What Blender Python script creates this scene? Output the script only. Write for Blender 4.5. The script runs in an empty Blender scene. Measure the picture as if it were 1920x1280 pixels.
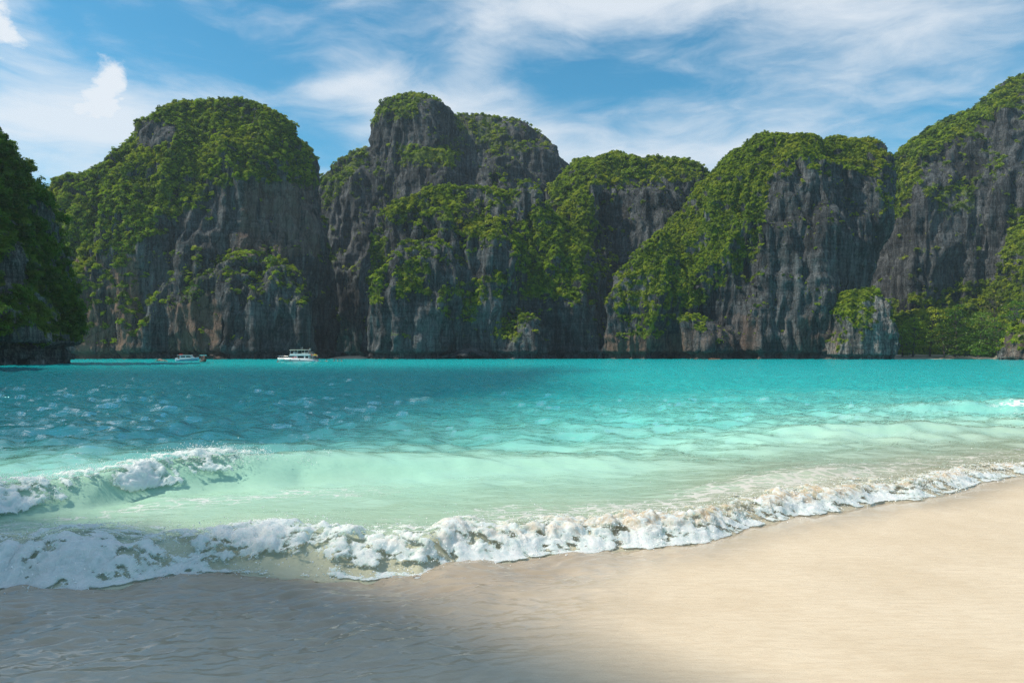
import bpy, bmesh, math, random
import numpy as np
from mathutils import Vector, Matrix, Euler

random.seed(7); RNG = np.random.default_rng(11)
S = bpy.context.scene
COL = S.collection
rad = math.radians

# ------------------------------------------------------------------ camera, sky, sun, exposure
CAM_H, FPX, HOR = 2.0, 1280.0, 664.0
cam_d = bpy.data.cameras.new('camera'); cam = bpy.data.objects.new('camera', cam_d); COL.objects.link(cam)
cam.location = (0, 0, CAM_H); cam.rotation_euler = (rad(90), 0, 0)
cam_d.lens = 24; cam_d.sensor_width = 36; cam_d.shift_y = 24 / 1920
cam_d.clip_start = 0.05; cam_d.clip_end = 5000
S.camera = cam

SUN_AZ, SUN_EL = rad(-100), rad(50)
SUN_DIR = Vector((math.sin(SUN_AZ) * math.cos(SUN_EL), math.cos(SUN_AZ) * math.cos(SUN_EL), math.sin(SUN_EL)))
sun_d = bpy.data.lights.new('sun', 'SUN'); sun_o = bpy.data.objects.new('sun', sun_d); COL.objects.link(sun_o)
sun_d.energy = 5.0; sun_d.angle = rad(0.6); sun_d.color = (1.0, 0.92, 0.78)
sun_o.rotation_euler = SUN_DIR.to_track_quat('Z', 'Y').to_euler(); sun_o.location = (-80, 40, 120)

S.view_settings.view_transform = 'Standard'; S.view_settings.look = 'None'
S.view_settings.exposure = 0.0; S.view_settings.gamma = 1.0
S.render.engine = 'CYCLES'
S.cycles.max_bounces = 4; S.cycles.diffuse_bounces = 2; S.cycles.glossy_bounces = 2
S.cycles.transmission_bounces = 2; S.cycles.transparent_max_bounces = 24
S.cycles.caustics_reflective = False; S.cycles.caustics_refractive = False
S.cycles.use_denoising = True; S.cycles.denoising_prefilter = 'NONE'; S.cycles.use_adaptive_sampling = True; S.cycles.adaptive_threshold = 0.018


class NT:
    """small helper for building node trees"""
    def __init__(s, tree):
        s.t = tree; s.n = tree.nodes; s.l = tree.links
    def node(s, typ, **kw):
        nd = s.n.new(typ)
        for k, v in kw.items(): setattr(nd, k, v)
        return nd
    def put(s, sock, v):
        if isinstance(v, bpy.types.NodeSocket): s.l.new(v, sock)
        elif isinstance(v, bpy.types.Node): s.l.new(v.outputs[0], sock)
        elif v is not None:
            if hasattr(sock, 'default_value'):
                try: sock.default_value = v
                except Exception:
                    sock.default_value = (*v, 1.0)
    def m(s, op, a, b=None, c=None, clamp=False):
        nd = s.node('ShaderNodeMath', operation=op, use_clamp=clamp)
        for i, v in enumerate((a, b, c)):
            if v is not None: s.put(nd.inputs[i], v)
        return nd.outputs[0]
    def vm(s, op, a, b=None):
        nd = s.node('ShaderNodeVectorMath', operation=op)
        s.put(nd.inputs[0], a)
        if b is not None: s.put(nd.inputs[1], b)
        return nd.outputs[0]
    def mr(s, v, a, b, c=0.0, d=1.0, smooth=True):
        nd = s.node('ShaderNodeMapRange', interpolation_type='SMOOTHSTEP' if smooth else 'LINEAR')
        for i, x in enumerate((v, a, b, c, d)): s.put(nd.inputs[i], x)
        return nd.outputs[0]
    def noise(s, vec, scale, detail=4, rough=0.55, dist=0.0, lac=2.0):
        nd = s.node('ShaderNodeTexNoise')
        s.put(nd.inputs['Vector'], vec); s.put(nd.inputs['Scale'], scale); s.put(nd.inputs['Detail'], detail)
        s.put(nd.inputs['Roughness'], rough); s.put(nd.inputs['Distortion'], dist); s.put(nd.inputs['Lacunarity'], lac)
        return nd
    def mapping(s, vec, scale=(1, 1, 1), rot=(0, 0, 0), loc=(0, 0, 0)):
        nd = s.node('ShaderNodeMapping')
        s.put(nd.inputs['Vector'], vec); nd.inputs['Scale'].default_value = scale
        nd.inputs['Rotation'].default_value = rot; nd.inputs['Location'].default_value = loc
        return nd.outputs[0]
    def mix(s, f, a, b, blend='MIX'):
        nd = s.node('ShaderNodeMix', data_type='RGBA', blend_type=blend)
        s.put(nd.inputs[0], f); s.put(nd.inputs[6], a if not isinstance(a, tuple) or len(a) == 4 else (*a, 1))
        s.put(nd.inputs[7], b if not isinstance(b, tuple) or len(b) == 4 else (*b, 1))
        return nd.outputs[2]
    def ramp(s, f, stops, interp='LINEAR'):
        nd = s.node('ShaderNodeValToRGB'); s.put(nd.inputs[0], f)
        r = nd.color_ramp; r.interpolation = interp
        while len(r.elements) < len(stops): r.elements.new(0.5)
        for e, (p, c) in zip(r.elements, stops):
            e.position = p; e.color = (*c, 1)
        return nd.outputs[0]
    def attr(s, name):
        return s.node('ShaderNodeAttribute', attribute_name=name)
    def bump(s, h, strength, dist, normal=None):
        nd = s.node('ShaderNodeBump'); s.put(nd.inputs['Height'], h)
        s.put(nd.inputs['Strength'], strength); s.put(nd.inputs['Distance'], dist)
        if normal is not None: s.put(nd.inputs['Normal'], normal)
        return nd.outputs[0]


# ---- sky: Nishita air with a veil of cirrus
W = bpy.data.worlds.new('World'); S.world = W; W.use_nodes = True
W.node_tree.nodes.clear(); w = NT(W.node_tree)
W.cycles.sampling_method = 'MANUAL'; W.cycles.sample_map_resolution = 256
sky = w.node('ShaderNodeTexSky', sky_type='NISHITA', sun_disc=False)
sky.sun_elevation = SUN_EL; sky.sun_rotation = SUN_AZ; sky.altitude = 0
sky.air_density = 1.0; sky.dust_density = 0.3; sky.ozone_density = 2.2
geo = w.node('ShaderNodeTexCoord').outputs['Generated']
sep = w.node('ShaderNodeSeparateXYZ'); w.put(sep.inputs[0], geo)
dx, dy, dz = sep.outputs
# bearing and height of the view ray in degrees
AZ = w.m('MULTIPLY', w.m('ARCTAN2', dx, dy), 57.2958)
EL = w.m('MULTIPLY', w.m('ARCSINE', dz), 57.2958)
comb = w.node('ShaderNodeCombineXYZ'); w.put(comb.inputs[0], AZ); w.put(comb.inputs[1], EL)
AE = comb.outputs[0]
def cloud_bank(a0, e0, sa, se, rot=0.0, amp=1.0):
    c, s_ = math.cos(rad(rot)), math.sin(rad(rot))
    da = w.m('SUBTRACT', AZ, a0); de = w.m('SUBTRACT', EL, e0)
    u = w.m('MULTIPLY_ADD', da, c / sa, w.m('MULTIPLY', de, s_ / sa))
    v = w.m('MULTIPLY_ADD', da, -s_ / se, w.m('MULTIPLY', de, c / se))
    q = w.m('ADD', w.m('MULTIPLY', u, u), w.m('MULTIPLY', v, v))
    return w.m('MULTIPLY', w.m('POWER', 2.71828, w.m('MULTIPLY', q, -1.0)), amp)
warp = w.noise(w.mapping(AE, (0.05, 0.09, 1)), 1.0, 3, 0.5)
AEw = w.vm('ADD', AE, w.vm('MULTIPLY', w.vm('SUBTRACT', warp.outputs['Color'], (0.5, 0.5, 0.5)), (9, 5, 0)))
streak = w.noise(w.mapping(AEw, (0.045, 0.22, 1), (0, 0, rad(-14)), (3.1, 1.7, 0)), 1.0, 5, 0.55, 0.3).outputs[0]
fine = w.noise(w.mapping(AEw, (0.13, 0.42, 1), (0, 0, rad(-24)), (0.3, 5.7, 0)), 1.0, 6, 0.62, 0.3).outputs[0]
puff = w.noise(w.mapping(AEw, (0.30, 0.42, 1), (0, 0, 0), (8.3, 2.7, 0)), 1.0, 6, 0.62, 0.2).outputs[0]
banks = None
for b in ((9, 27.6, 13, 2.6, 4, 1.05), (-6, 18.5, 11, 4.5, -10, 0.75), (12, 15.8, 14, 2.2, 2, 0.85), (-31, 16.5, 9, 2.8, 5, 1.0),
          (-37, 23, 2.6, 4, 0, 0.5), (29, 24, 14, 6, -5, 0.62), (-33.5, 28.3, 8, 0.55, -20, 0.75), (-19, 28.3, 6, 0.7, -12, 0.6),
          (-13, 21.2, 5, 0.8, 14, 0.4), (2, 12, 60, 2.5, 0, 0.35), (-3, 23, 3, 4, -35, 0.4)):
    g = cloud_bank(*b); banks = g if banks is None else w.m('ADD', banks, g)
cum = None
for b in ((-30.4, 19.2, 1.5, 2.2, -20, 1.25), (-37.2, 21.5, 2.2, 3.5, 0, 1.05), (-31.6, 16.8, 3.0, 1.3, 20, 0.9)):
    g = cloud_bank(*b); cum = g if cum is None else w.m('ADD', cum, g)
cover = w.m('ADD', w.m('MULTIPLY', w.m('SUBTRACT', streak, 0.5), 1.0), w.m('MULTIPLY', w.m('SUBTRACT', fine, 0.5), 1.15))
cover = w.m('ADD', cover, w.m('ADD', banks, w.mr(EL, 24, 40, 0.0, 0.5)))   # extra cirrus above the view, added to whiten and lift the fill light
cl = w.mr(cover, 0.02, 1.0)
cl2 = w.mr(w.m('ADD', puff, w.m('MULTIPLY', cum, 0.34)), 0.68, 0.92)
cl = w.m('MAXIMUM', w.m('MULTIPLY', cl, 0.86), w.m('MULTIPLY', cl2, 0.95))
skyc = w.node('ShaderNodeHueSaturation'); w.put(skyc.inputs['Color'], sky.outputs[0])
skyc.inputs['Hue'].default_value = 0.483; skyc.inputs['Saturation'].default_value = 1.30; skyc.inputs['Value'].default_value = 1.0
skyl = w.mix(1.0, skyc.outputs[0], (0.125, 0.155, 0.152), 'MULTIPLY')
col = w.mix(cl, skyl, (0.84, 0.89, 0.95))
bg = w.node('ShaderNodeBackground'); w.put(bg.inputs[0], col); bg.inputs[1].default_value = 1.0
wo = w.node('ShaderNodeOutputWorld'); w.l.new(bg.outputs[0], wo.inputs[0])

# ------------------------------------------------------------------ numpy helpers
_P = RNG.permutation(512).astype(np.int32); _P = np.concatenate([_P, _P, _P])
_G = RNG.normal(size=(512, 3)); _G /= np.linalg.norm(_G, axis=1)[:, None]; _G = _G.astype(np.float32)
def perlin(x, y, z):
    x, y, z = (np.asarray(a, np.float32) for a in np.broadcast_arrays(x, y, z))
    xi, yi, zi = np.floor(x), np.floor(y), np.floor(z)
    xf, yf, zf = x - xi, y - yi, z - zi
    xi = xi.astype(np.int32) & 511; yi = yi.astype(np.int32) & 511; zi = zi.astype(np.int32) & 511
    u = xf * xf * xf * (xf * (xf * 6 - 15) + 10); v = yf * yf * yf * (yf * (yf * 6 - 15) + 10); t = zf * zf * zf * (zf * (zf * 6 - 15) + 10)
    def g(i, j, k):
        h = _P[_P[_P[(xi + i) & 511] + ((yi + j) & 511)] + ((zi + k) & 511)] & 511
        gr = _G[h]
        return gr[..., 0] * (xf - i) + gr[..., 1] * (yf - j) + gr[..., 2] * (zf - k)
    def L(a, b, f): return a + (b - a) * f
    r = L(L(L(g(0, 0, 0), g(1, 0, 0), u), L(g(0, 1, 0), g(1, 1, 0), u), v),
          L(L(g(0, 0, 1), g(1, 0, 1), u), L(g(0, 1, 1), g(1, 1, 1), u), v), t)
    return r * 1.6
def fbm(x, y, z, o=4, g=0.5):
    a, r, f = 1.0, 0, 1.0
    for i in range(o):
        r = r + a * perlin(x * f + 17.3 * i, y * f - 9.1 * i, z * f + 4.7 * i); a *= g; f *= 2.03
    return r
def billow(x, y, z, o=4, g=0.5):
    a, r, f = 1.0, 0, 1.0
    for i in range(o):
        r = r + a * np.abs(perlin(x * f + 17.3 * i, y * f - 9.1 * i, z * f + 4.7 * i)); a *= g; f *= 2.03
    return r
def sstep(x, a, b):
    t = np.clip((x - a) / (b - a), 0, 1); return t * t * (3 - 2 * t)
def px(p, q, D):
    """world point seen at photo pixel (p, q) at distance D"""
    return ((p - 960) / FPX * D, D, CAM_H + (HOR - q) / FPX * D)
def ground(p, q):
    D = CAM_H * FPX / (q - HOR); return ((p - 960) / FPX * D, D)
def inpoly(x, y, poly):
    c = np.zeros(x.shape, bool); n = len(poly)
    for i in range(n):
        x1, y1 = poly[i]; x2, y2 = poly[(i + 1) % n]
        if y1 == y2: continue
        k = ((y1 > y) != (y2 > y)) & (x < (x2 - x1) * (y - y1) / (y2 - y1) + x1); c ^= k
    return c

def mesh_np(name, verts, faces, smooth=True):
    """mesh from numpy arrays; faces is (n,4) or (n,3)"""
    me = bpy.data.meshes.new(name); n, k = faces.shape
    me.vertices.add(len(verts)); me.vertices.foreach_set('co', np.ascontiguousarray(verts, np.float32).ravel())
    me.loops.add(n * k); me.loops.foreach_set('vertex_index', np.ascontiguousarray(faces, np.int32).ravel())
    me.polygons.add(n); me.polygons.foreach_set('loop_start', np.arange(0, n * k, k, dtype=np.int32))
    me.update(calc_edges=True)
    if smooth: me.polygons.foreach_set('use_smooth', np.ones(n, bool))
    me.validate(); return me
def grid_faces(r, c):
    i = np.arange(r * c).reshape(r, c)
    return np.stack([i[:-1, :-1], i[:-1, 1:], i[1:, 1:], i[1:, :-1]], -1).reshape(-1, 4)
def add_attr(me, name, val):
    a = me.attributes.new(name, 'FLOAT', 'POINT'); a.data.foreach_set('value', np.ascontiguousarray(val, np.float32).ravel())
def link(name, me, mats=(), parent=None, **props):
    o = bpy.data.objects.new(name, me); COL.objects.link(o)
    for m_ in (mats if isinstance(mats, (list, tuple)) else [mats]): me.materials.append(m_)
    if parent is not None: o.parent = parent
    for k, v in props.items(): o[k] = v
    return o
def empty(name, loc, rz=0.0, label=None, category=None, group=None):
    o = bpy.data.objects.new(name, None); COL.objects.link(o); o.location = loc; o.rotation_euler = (0, 0, rz)
    if label: o['label'] = label
    if category: o['category'] = category
    if group: o['group'] = group
    return o

# ------------------------------------------------------------------ materials
def new_mat(name):
    m_ = bpy.data.materials.new(name); m_.use_nodes = True; m_.node_tree.nodes.clear()
    t = NT(m_.node_tree); out = t.node('ShaderNodeOutputMaterial'); return m_, t, out
def principled(t, out, **kw):
    p = t.node('ShaderNodeBsdfPrincipled')
    for k, v in kw.items(): t.put(p.inputs[k], v if not (isinstance(v, tuple) and len(v) == 3 and 'Normal' not in k) else (*v, 1.0))
    t.l.new(p.outputs[0], out.inputs[0]); return p
def simple(name, colr, rough=0.5, metal=0.0, var=0.08):
    m_, t, out = new_mat(name)
    pos = t.node('ShaderNodeTexCoord').outputs['Object']
    n = t.noise(pos, 3.0, 5, 0.6).outputs[0]
    c = t.mix(n, tuple(x * (1 - var) for x in colr), tuple(min(1, x * (1 + var)) for x in colr))
    principled(t, out, **{'Base Color': c, 'Roughness': rough, 'Metallic': metal}); return m_

def rock_material(name, dark, pale, red_amt, scale=1.0):
    m_, t, out = new_mat(name)
    pos = t.node('ShaderNodeNewGeometry').outputs['Position']
    P = t.mapping(pos, (1 / scale,) * 3)
    big = t.noise(P, 0.035, 4, 0.6).outputs[0]
    streak = t.noise(t.mapping(P, (0.42, 0.42, 0.035)), 1.0, 4, 0.65, 0.3).outputs[0]
    streak2 = t.noise(t.mapping(P, (1.5, 1.5, 0.12), (0, 0, 0), (4, 7, 2)), 1.0, 4, 0.65).outputs[0]
    strata = t.noise(t.mapping(P, (0.05, 0.05, 0.9)), 1.0, 3, 0.65, 0.3).outputs[0]
    grain = t.noise(P, 1.6, 5, 0.7).outputs[0]
    v = t.m('ADD', t.m('MULTIPLY', streak, 0.5), t.m('MULTIPLY', streak2, 0.35))
    v = t.m('ADD', v, t.m('MULTIPLY', grain, 0.3)); v = t.m('ADD', v, t.m('MULTIPLY', t.m('SUBTRACT', big, 0.5), 0.4))
    v = t.m('ADD', v, t.m('MULTIPLY', t.m('SUBTRACT', strata, 0.5), 0.22))
    base = t.ramp(t.mr(v, 0.40, 0.76, smooth=False), [(0.0, tuple(c * 0.35 for c in dark)), (0.38, dark), (0.7, tuple((a + b) / 2 for a, b in zip(dark, pale))), (1.0, pale)])
    rm = t.mr(t.m('ADD', t.m('MULTIPLY', t.noise(t.mapping(P, (0.09, 0.09, 0.02)), 1.0, 5, 0.6).outputs[0], 0.6), t.m('MULTIPLY', streak, 0.5)), 0.44, 0.60)
    rm = t.m('MULTIPLY', rm, t.m('MULTIPLY', t.attr('red').outputs['Fac'], red_amt))
    base = t.mix(rm, base, t.mix(streak2, (0.11, 0.058, 0.040), (0.33, 0.22, 0.155)))
    vo = t.node('ShaderNodeTexVoronoi', feature='DISTANCE_TO_EDGE'); t.put(vo.inputs['Vector'], t.vm('ADD', t.mapping(P, (0.22, 0.22, 0.075)), t.vm('MULTIPLY', t.noise(P, 0.35, 3, 0.6).outputs['Color'], (0.7, 0.7, 0.7)))); vo.inputs['Scale'].default_value = 1.0
    crack = t.mr(vo.outputs[0], 0.0, 0.055)
    base = t.mix(t.m('MULTIPLY', t.m('SUBTRACT', 1.0, crack), 0.45), base, tuple(c * 0.25 for c in dark))
    # mosses and creepers where soil can hold
    veg = t.attr('veg').outputs['Fac']
    vm_ = t.mr(t.m('ADD', veg, t.m('MULTIPLY', t.m('SUBTRACT', grain, 0.5), 1.3)), 0.35, 0.75)
    green = t.ramp(t.noise(P, 0.5, 6, 0.7).outputs[0], [(0.3, (0.030, 0.052, 0.006)), (0.52, (0.105, 0.155, 0.012)), (0.75, (0.23, 0.26, 0.025))])
    base = t.mix(vm_, base, green)
    h = t.m('ADD', t.m('MULTIPLY', streak2, 0.7), t.m('MULTIPLY', grain, 0.8)); h = t.m('ADD', h, t.m('MULTIPLY', crack, 0.3))
    nb = t.bump(h, 1.0, 1.1 * scale)
    principled(t, out, **{'Base Color': base, 'Roughness': 0.9, 'Normal': nb, 'Specular IOR Level': 0.2}); return m_

ROCK = rock_material('limestone', (0.036, 0.041, 0.045), (0.185, 0.195, 0.20), 1.0)
ROCK_PALE = rock_material('limestone_pale', (0.075, 0.075, 0.072), (0.38, 0.37, 0.35), 1.0, 0.6)
ROCK_NEAR = rock_material('limestone_near', (0.070, 0.072, 0.070), (0.34, 0.33, 0.31), 0.5, 0.45)

def leaf_material(name, dark, light, dry, trans=0.35):
    m_, t, out = new_mat(name)
    rnd = t.node('ShaderNodeObjectInfo').outputs['Random']
    pos = t.node('ShaderNodeNewGeometry').outputs['Position']
    n = t.noise(pos, 0.06, 4, 0.6).outputs[0]; n2 = t.noise(pos, 0.9, 3, 0.6).outputs[0]
    f = t.m('ADD', t.m('MULTIPLY', rnd, 0.55), t.m('MULTIPLY', n2, 0.25)); f = t.m('ADD', f, t.m('MULTIPLY', n, 0.35))
    c = t.mix(t.mr(f, 0.25, 0.85), dark, light)
    c = t.mix(t.m('MULTIPLY', t.mr(t.m('ADD', n, t.m('MULTIPLY', rnd, 0.25)), 0.62, 0.85), 0.55), c, dry)
    d = t.node('ShaderNodeBsdfDiffuse'); t.put(d.inputs[0], c)
    tr = t.node('ShaderNodeBsdfTranslucent'); t.put(tr.inputs[0], t.mix(1.0, c, (1.15, 1.3, 0.5), 'MULTIPLY'))
    g = t.node('ShaderNodeBsdfGlossy'); g.inputs['Roughness'].default_value = 0.45; g.inputs[0].default_value = (0.6, 0.6, 0.6, 1)
    mx = t.node('ShaderNodeMixShader'); mx.inputs[0].default_value = trans; t.l.new(d.outputs[0], mx.inputs[1]); t.l.new(tr.outputs[0], mx.inputs[2])
    m2 = t.node('ShaderNodeMixShader'); m2.inputs[0].default_value = 0.03; t.l.new(mx.outputs[0], m2.inputs[1]); t.l.new(g.outputs[0], m2.inputs[2])
    t.l.new(m2.outputs[0], out.inputs[0]); return m_
LEAF = leaf_material('leaf', (0.040, 0.090, 0.008), (0.30, 0.40, 0.016), (0.40, 0.36, 0.030))
LEAF_NEAR = leaf_material('leaf_near', (0.032, 0.085, 0.008), (0.10, 0.20, 0.012), (0.15, 0.18, 0.020))
LEAF_BRIGHT = leaf_material('leaf_bright', (0.055, 0.13, 0.010), (0.115, 0.23, 0.018), (0.15, 0.20, 0.030))
LEAF_DRY = leaf_material('leaf_dry', (0.075, 0.085, 0.025), (0.15, 0.15, 0.05), (0.20, 0.15, 0.08))
BARK = simple('bark', (0.10, 0.075, 0.055), 0.9, 0, 0.3)

# ------------------------------------------------------------------ limestone masses
def tower_mesh(bm, t, nseg=56, nlev=44):
    """a karst tower: outlines traced left and right, rounded in plan, apex line gives the nose of its front"""
    D = t['D']; Lp = [px(a, b, D) for a, b in t['L']]; Rp = [px(a, b, D) for a, b in t['R']]
    zt = max(Lp[-1][2], Rp[-1][2]); zb = -4.0
    lev = np.concatenate([np.linspace(0, 0.8, int(nlev * 0.55), endpoint=False), 1 - np.linspace(0.2 ** 0.5, 0, int(nlev * 0.45)) ** 2])
    lz = [p[2] for p in Lp]; lx = [p[0] for p in Lp]; rz = [p[2] for p in Rp]; rx = [p[0] for p in Rp]
    w0 = np.interp(0, rz, rx) - np.interp(0, lz, lx)
    rings = []
    for k, f in enumerate(lev):
        z = zb + (zt - zb) * f
        xl = float(np.interp(z, lz, lx)); xr = float(np.interp(z, rz, rx))
        if xr < xl: xl = xr = (xl + xr) / 2
        ww = (xr - xl) / w0
        g = max(0.0, 1 - f ** t.get('pf', 3.0)) ** t.get('qf', 0.5)
        df = t['df'] * g * (1 - t.get('lean', 0.0) * f); db = t['db'] * max(0.0, 1 - f ** 3) ** 0.5
        yc = D + t.get('back', 0.0) * f
        ap = t.get('apex'); 
        if ap:
            pts = [px(a, b, D) for a, b in ap]; xa = float(np.interp(z, [p[2] for p in pts], [p[0] for p in pts]))
            xa = min(max(xa, xl + 0.1 * (xr - xl)), xr - 0.1 * (xr - xl))
        else: xa = (xl + xr) / 2
        nf = t.get('n', 2.4); ring = []
        for i in range(nseg):
            a = 2 * math.pi * i / nseg; c, s_ = math.cos(a), math.sin(a)
            e = nf if s_ < 0 else 2.2
            cc = math.copysign(abs(c) ** (2 / e), c); ss = math.copysign(abs(s_) ** (2 / e), s_)
            x = xa + (xr - xa if cc > 0 else xa - xl) * cc
            y = yc + (df if ss < 0 else db) * ss
            ring.append(bm.verts.new((x, y, z)))
        rings.append(ring)
    for r0, r1 in zip(rings, rings[1:]):
        for i in range(nseg):
            j = (i + 1) % nseg; bm.faces.new((r0[i], r0[j], r1[j], r1[i]))
    bm.faces.new(rings[0][::-1]); bm.faces.new(rings[-1])

def remesh(bm, voxel):
    me = bpy.data.meshes.new('raw'); bm.to_mesh(me); bm.free()
    o = bpy.data.objects.new('raw', me); COL.objects.link(o)
    md = o.modifiers.new('r', 'REMESH'); md.mode = 'VOXEL'; md.voxel_size = voxel
    dg = bpy.context.evaluated_depsgraph_get(); dg.update()
    m2 = bpy.data.meshes.new_from_object(o.evaluated_get(dg))
    bpy.data.objects.remove(o); bpy.data.meshes.remove(me); return m2
def co(me): a = np.empty(len(me.vertices) * 3, np.float32); me.vertices.foreach_get('co', a); return a.reshape(-1, 3)
def nrm(me): a = np.empty(len(me.vertices) * 3, np.float32); me.vertices.foreach_get('normal', a); return a.reshape(-1, 3)
def set_co(me, v): me.vertices.foreach_set('co', np.ascontiguousarray(v, np.float32).ravel()); me.update()

def smooth_pass(me, it=4):
    o = bpy.data.objects.new('s', me); COL.objects.link(o)
    md = o.modifiers.new('s', 'SMOOTH'); md.factor = 0.5; md.iterations = it
    dg = bpy.context.evaluated_depsgraph_get(); dg.update()
    m2 = bpy.data.meshes.new_from_object(o.evaluated_get(dg))
    bpy.data.objects.remove(o); bpy.data.meshes.remove(me); return m2

def photo_xy(v):
    return 960 + v[:, 0] / v[:, 1] * FPX, HOR - (v[:, 2] - CAM_H) / v[:, 1] * FPX

CLIFF_DATA = {}
def build_cliff(key, name, towers, voxel, label, mat, rough=1.0, veg=None, bare=None, red=None, notch=2.6, s=1.0, slope=(0.12, 0.5)):
    bm = bmesh.new()
    for t in towers: tower_mesh(bm, t)
    me = remesh(bm, voxel)
    # the far side of the mass, which no view from the beach can show, is left open
    b2 = bmesh.new(); b2.from_mesh(me); eye = Vector((0, 0, CAM_H)); yc = min(t['D'] for t in towers) + 4
    bmesh.ops.delete(b2, geom=[f for f in b2.faces if f.normal.y > 0.55 and f.calc_center_median().y > yc and f.normal.dot((f.calc_center_median() - eye).normalized()) > 0.5], context='FACES')
    b2.to_mesh(me); b2.free()
    me = smooth_pass(me, 6)
    v = co(me); n = nrm(me)
    x, y, z = v.T
    # buttresses and gullies
    d = 6.5 * perlin(x / 34 / s, y / 34 / s, z / 60 / s) + 8.0 * (0.28 - np.abs(perlin(x / 19 / s + 5, y / 19 / s, z / 55 / s))) + 2.4 * (0.25 - np.abs(perlin(x / 10 / s, y / 10 / s, z / 40 / s)))
    top = sstep(n[:, 2], 0.5, 0.9)
    d = d - 2.6
    v = v + n * (d * rough * s * (1 - 0.5 * top))[:, None]
    set_co(me, v); n = nrm(me); x, y, z = v.T
    steep = 1 - sstep(np.abs(n[:, 2]), 0.35, 0.85)
    wx = x + 2.5 * s * perlin(x / 9 / s, y / 9 / s, z / 14 / s)
    fl = 3.6 * (0.3 - np.abs(perlin(wx / 5.5 / s, y / 5.5 / s, z / 40 / s))) + 2.0 * (0.3 - np.abs(perlin(wx / 3.0 / s + 9, y / 3.0 / s, z / 24 / s)))
    st = 0.55 * perlin(x / 24 / s, y / 24 / s, z / 3.4 / s) + 0.6 * perlin(x / 9 / s + 3, y / 9 / s, z / 6 / s)
    ru = 0.8 * fbm(x / 4.0 / s, y / 4.0 / s, z / 7 / s, 3)
    dd = (fl * (0.25 + 0.75 * steep) + st * steep + ru) * rough * s
    nt = sstep(z, notch * 1.25, notch * 0.75) * sstep(z, -2, notch * 0.5)
    dd = dd - notch * 1.1 * nt * steep
    v = v + n * dd[:, None]
    set_co(me, v); n = nrm(me); x, y, z = v.T
    p, q = photo_xy(v)
    pat = fbm(x / 22 / s, y / 22 / s, z / 22 / s, 3); pat2 = 0.45 * fbm(x / 6 / s + 7, y / 6 / s, z / 8 / s, 2) + 0.75 * fbm(x / 2.2 / s + 3, y / 2.2 / s, z / 2.8 / s, 2)
    dens = sstep(n[:, 2] + 0.16 * pat + 0.14 * pat2, *slope) * 0.85
    dens = np.maximum(dens, 0.55 * sstep(pat2 + 0.5 * pat + 0.8 * n[:, 2], 0.42, 0.8))
    dens *= sstep(z, 5 * s, 9 * s)
    for poly, amt in (veg or ()):
        k = inpoly(p + 14 * pat, q + 14 * pat2, poly)
        dens = np.where(k, np.maximum(dens, amt * sstep(0.6 * pat + pat2 + 2.2 * n[:, 2], -0.75 + 0.5 * (1 - amt), 0.45)), dens)
    for poly, amt in (bare or ()):
        k = inpoly(p + 12 * pat, q + 12 * pat2, poly); dens = np.where(k, dens * (1 - amt), dens)
    rm = np.full(len(v), 0.03, np.float32)
    for poly, amt in (red or ()):
        rm = np.where(inpoly(p + 10 * pat, q + 10 * pat2, poly), amt, rm)
    add_attr(me, 'veg', dens); add_attr(me, 'red', rm)
    me.polygons.foreach_set('use_smooth', np.ones(len(me.polygons), bool))
    o = link(name, me, mat, kind='structure', label=label)
    CLIFF_DATA[key] = (o, v.copy(), n.copy(), dens)
    return o

B_T = [dict(D=325, L=[(140, 690), (128, 560), (118, 500), (106, 420), (100, 356), (124, 345), (185, 330), (224, 296), (265, 252), (306, 217), (348, 194), (396, 185), (440, 183)],
            R=[(634, 690), (628, 600), (618, 500), (605, 420), (597, 350), (589, 300), (576, 273), (553, 240), (518, 210), (480, 190), (450, 180)], df=44, db=60, n=2.4, lean=0.25, pf=2.2, qf=0.65),
       dict(D=292, L=[(322, 690), (335, 600), (345, 560), (372, 522), (405, 492), (440, 474), (475, 467)], R=[(604, 690), (596, 600), (585, 545), (562, 505), (530, 482), (490, 467)], df=16, db=40, n=2.6),
       dict(D=285, L=[(395, 690), (400, 600), (408, 540), (425, 510), (450, 495)], R=[(520, 690), (515, 600), (508, 540), (490, 505), (465, 495)], df=14, db=30, n=3),
       dict(D=290, L=[(520, 690), (525, 600), (530, 550), (545, 528)], R=[(598, 690), (592, 600), (580, 550), (560, 528)], df=12, db=30, n=3),
       dict(D=298, L=[(142, 690), (132, 580), (140, 510), (165, 475)], R=[(262, 690), (250, 580), (238, 510), (205, 475)], df=18, db=40, n=2.4)]
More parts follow.
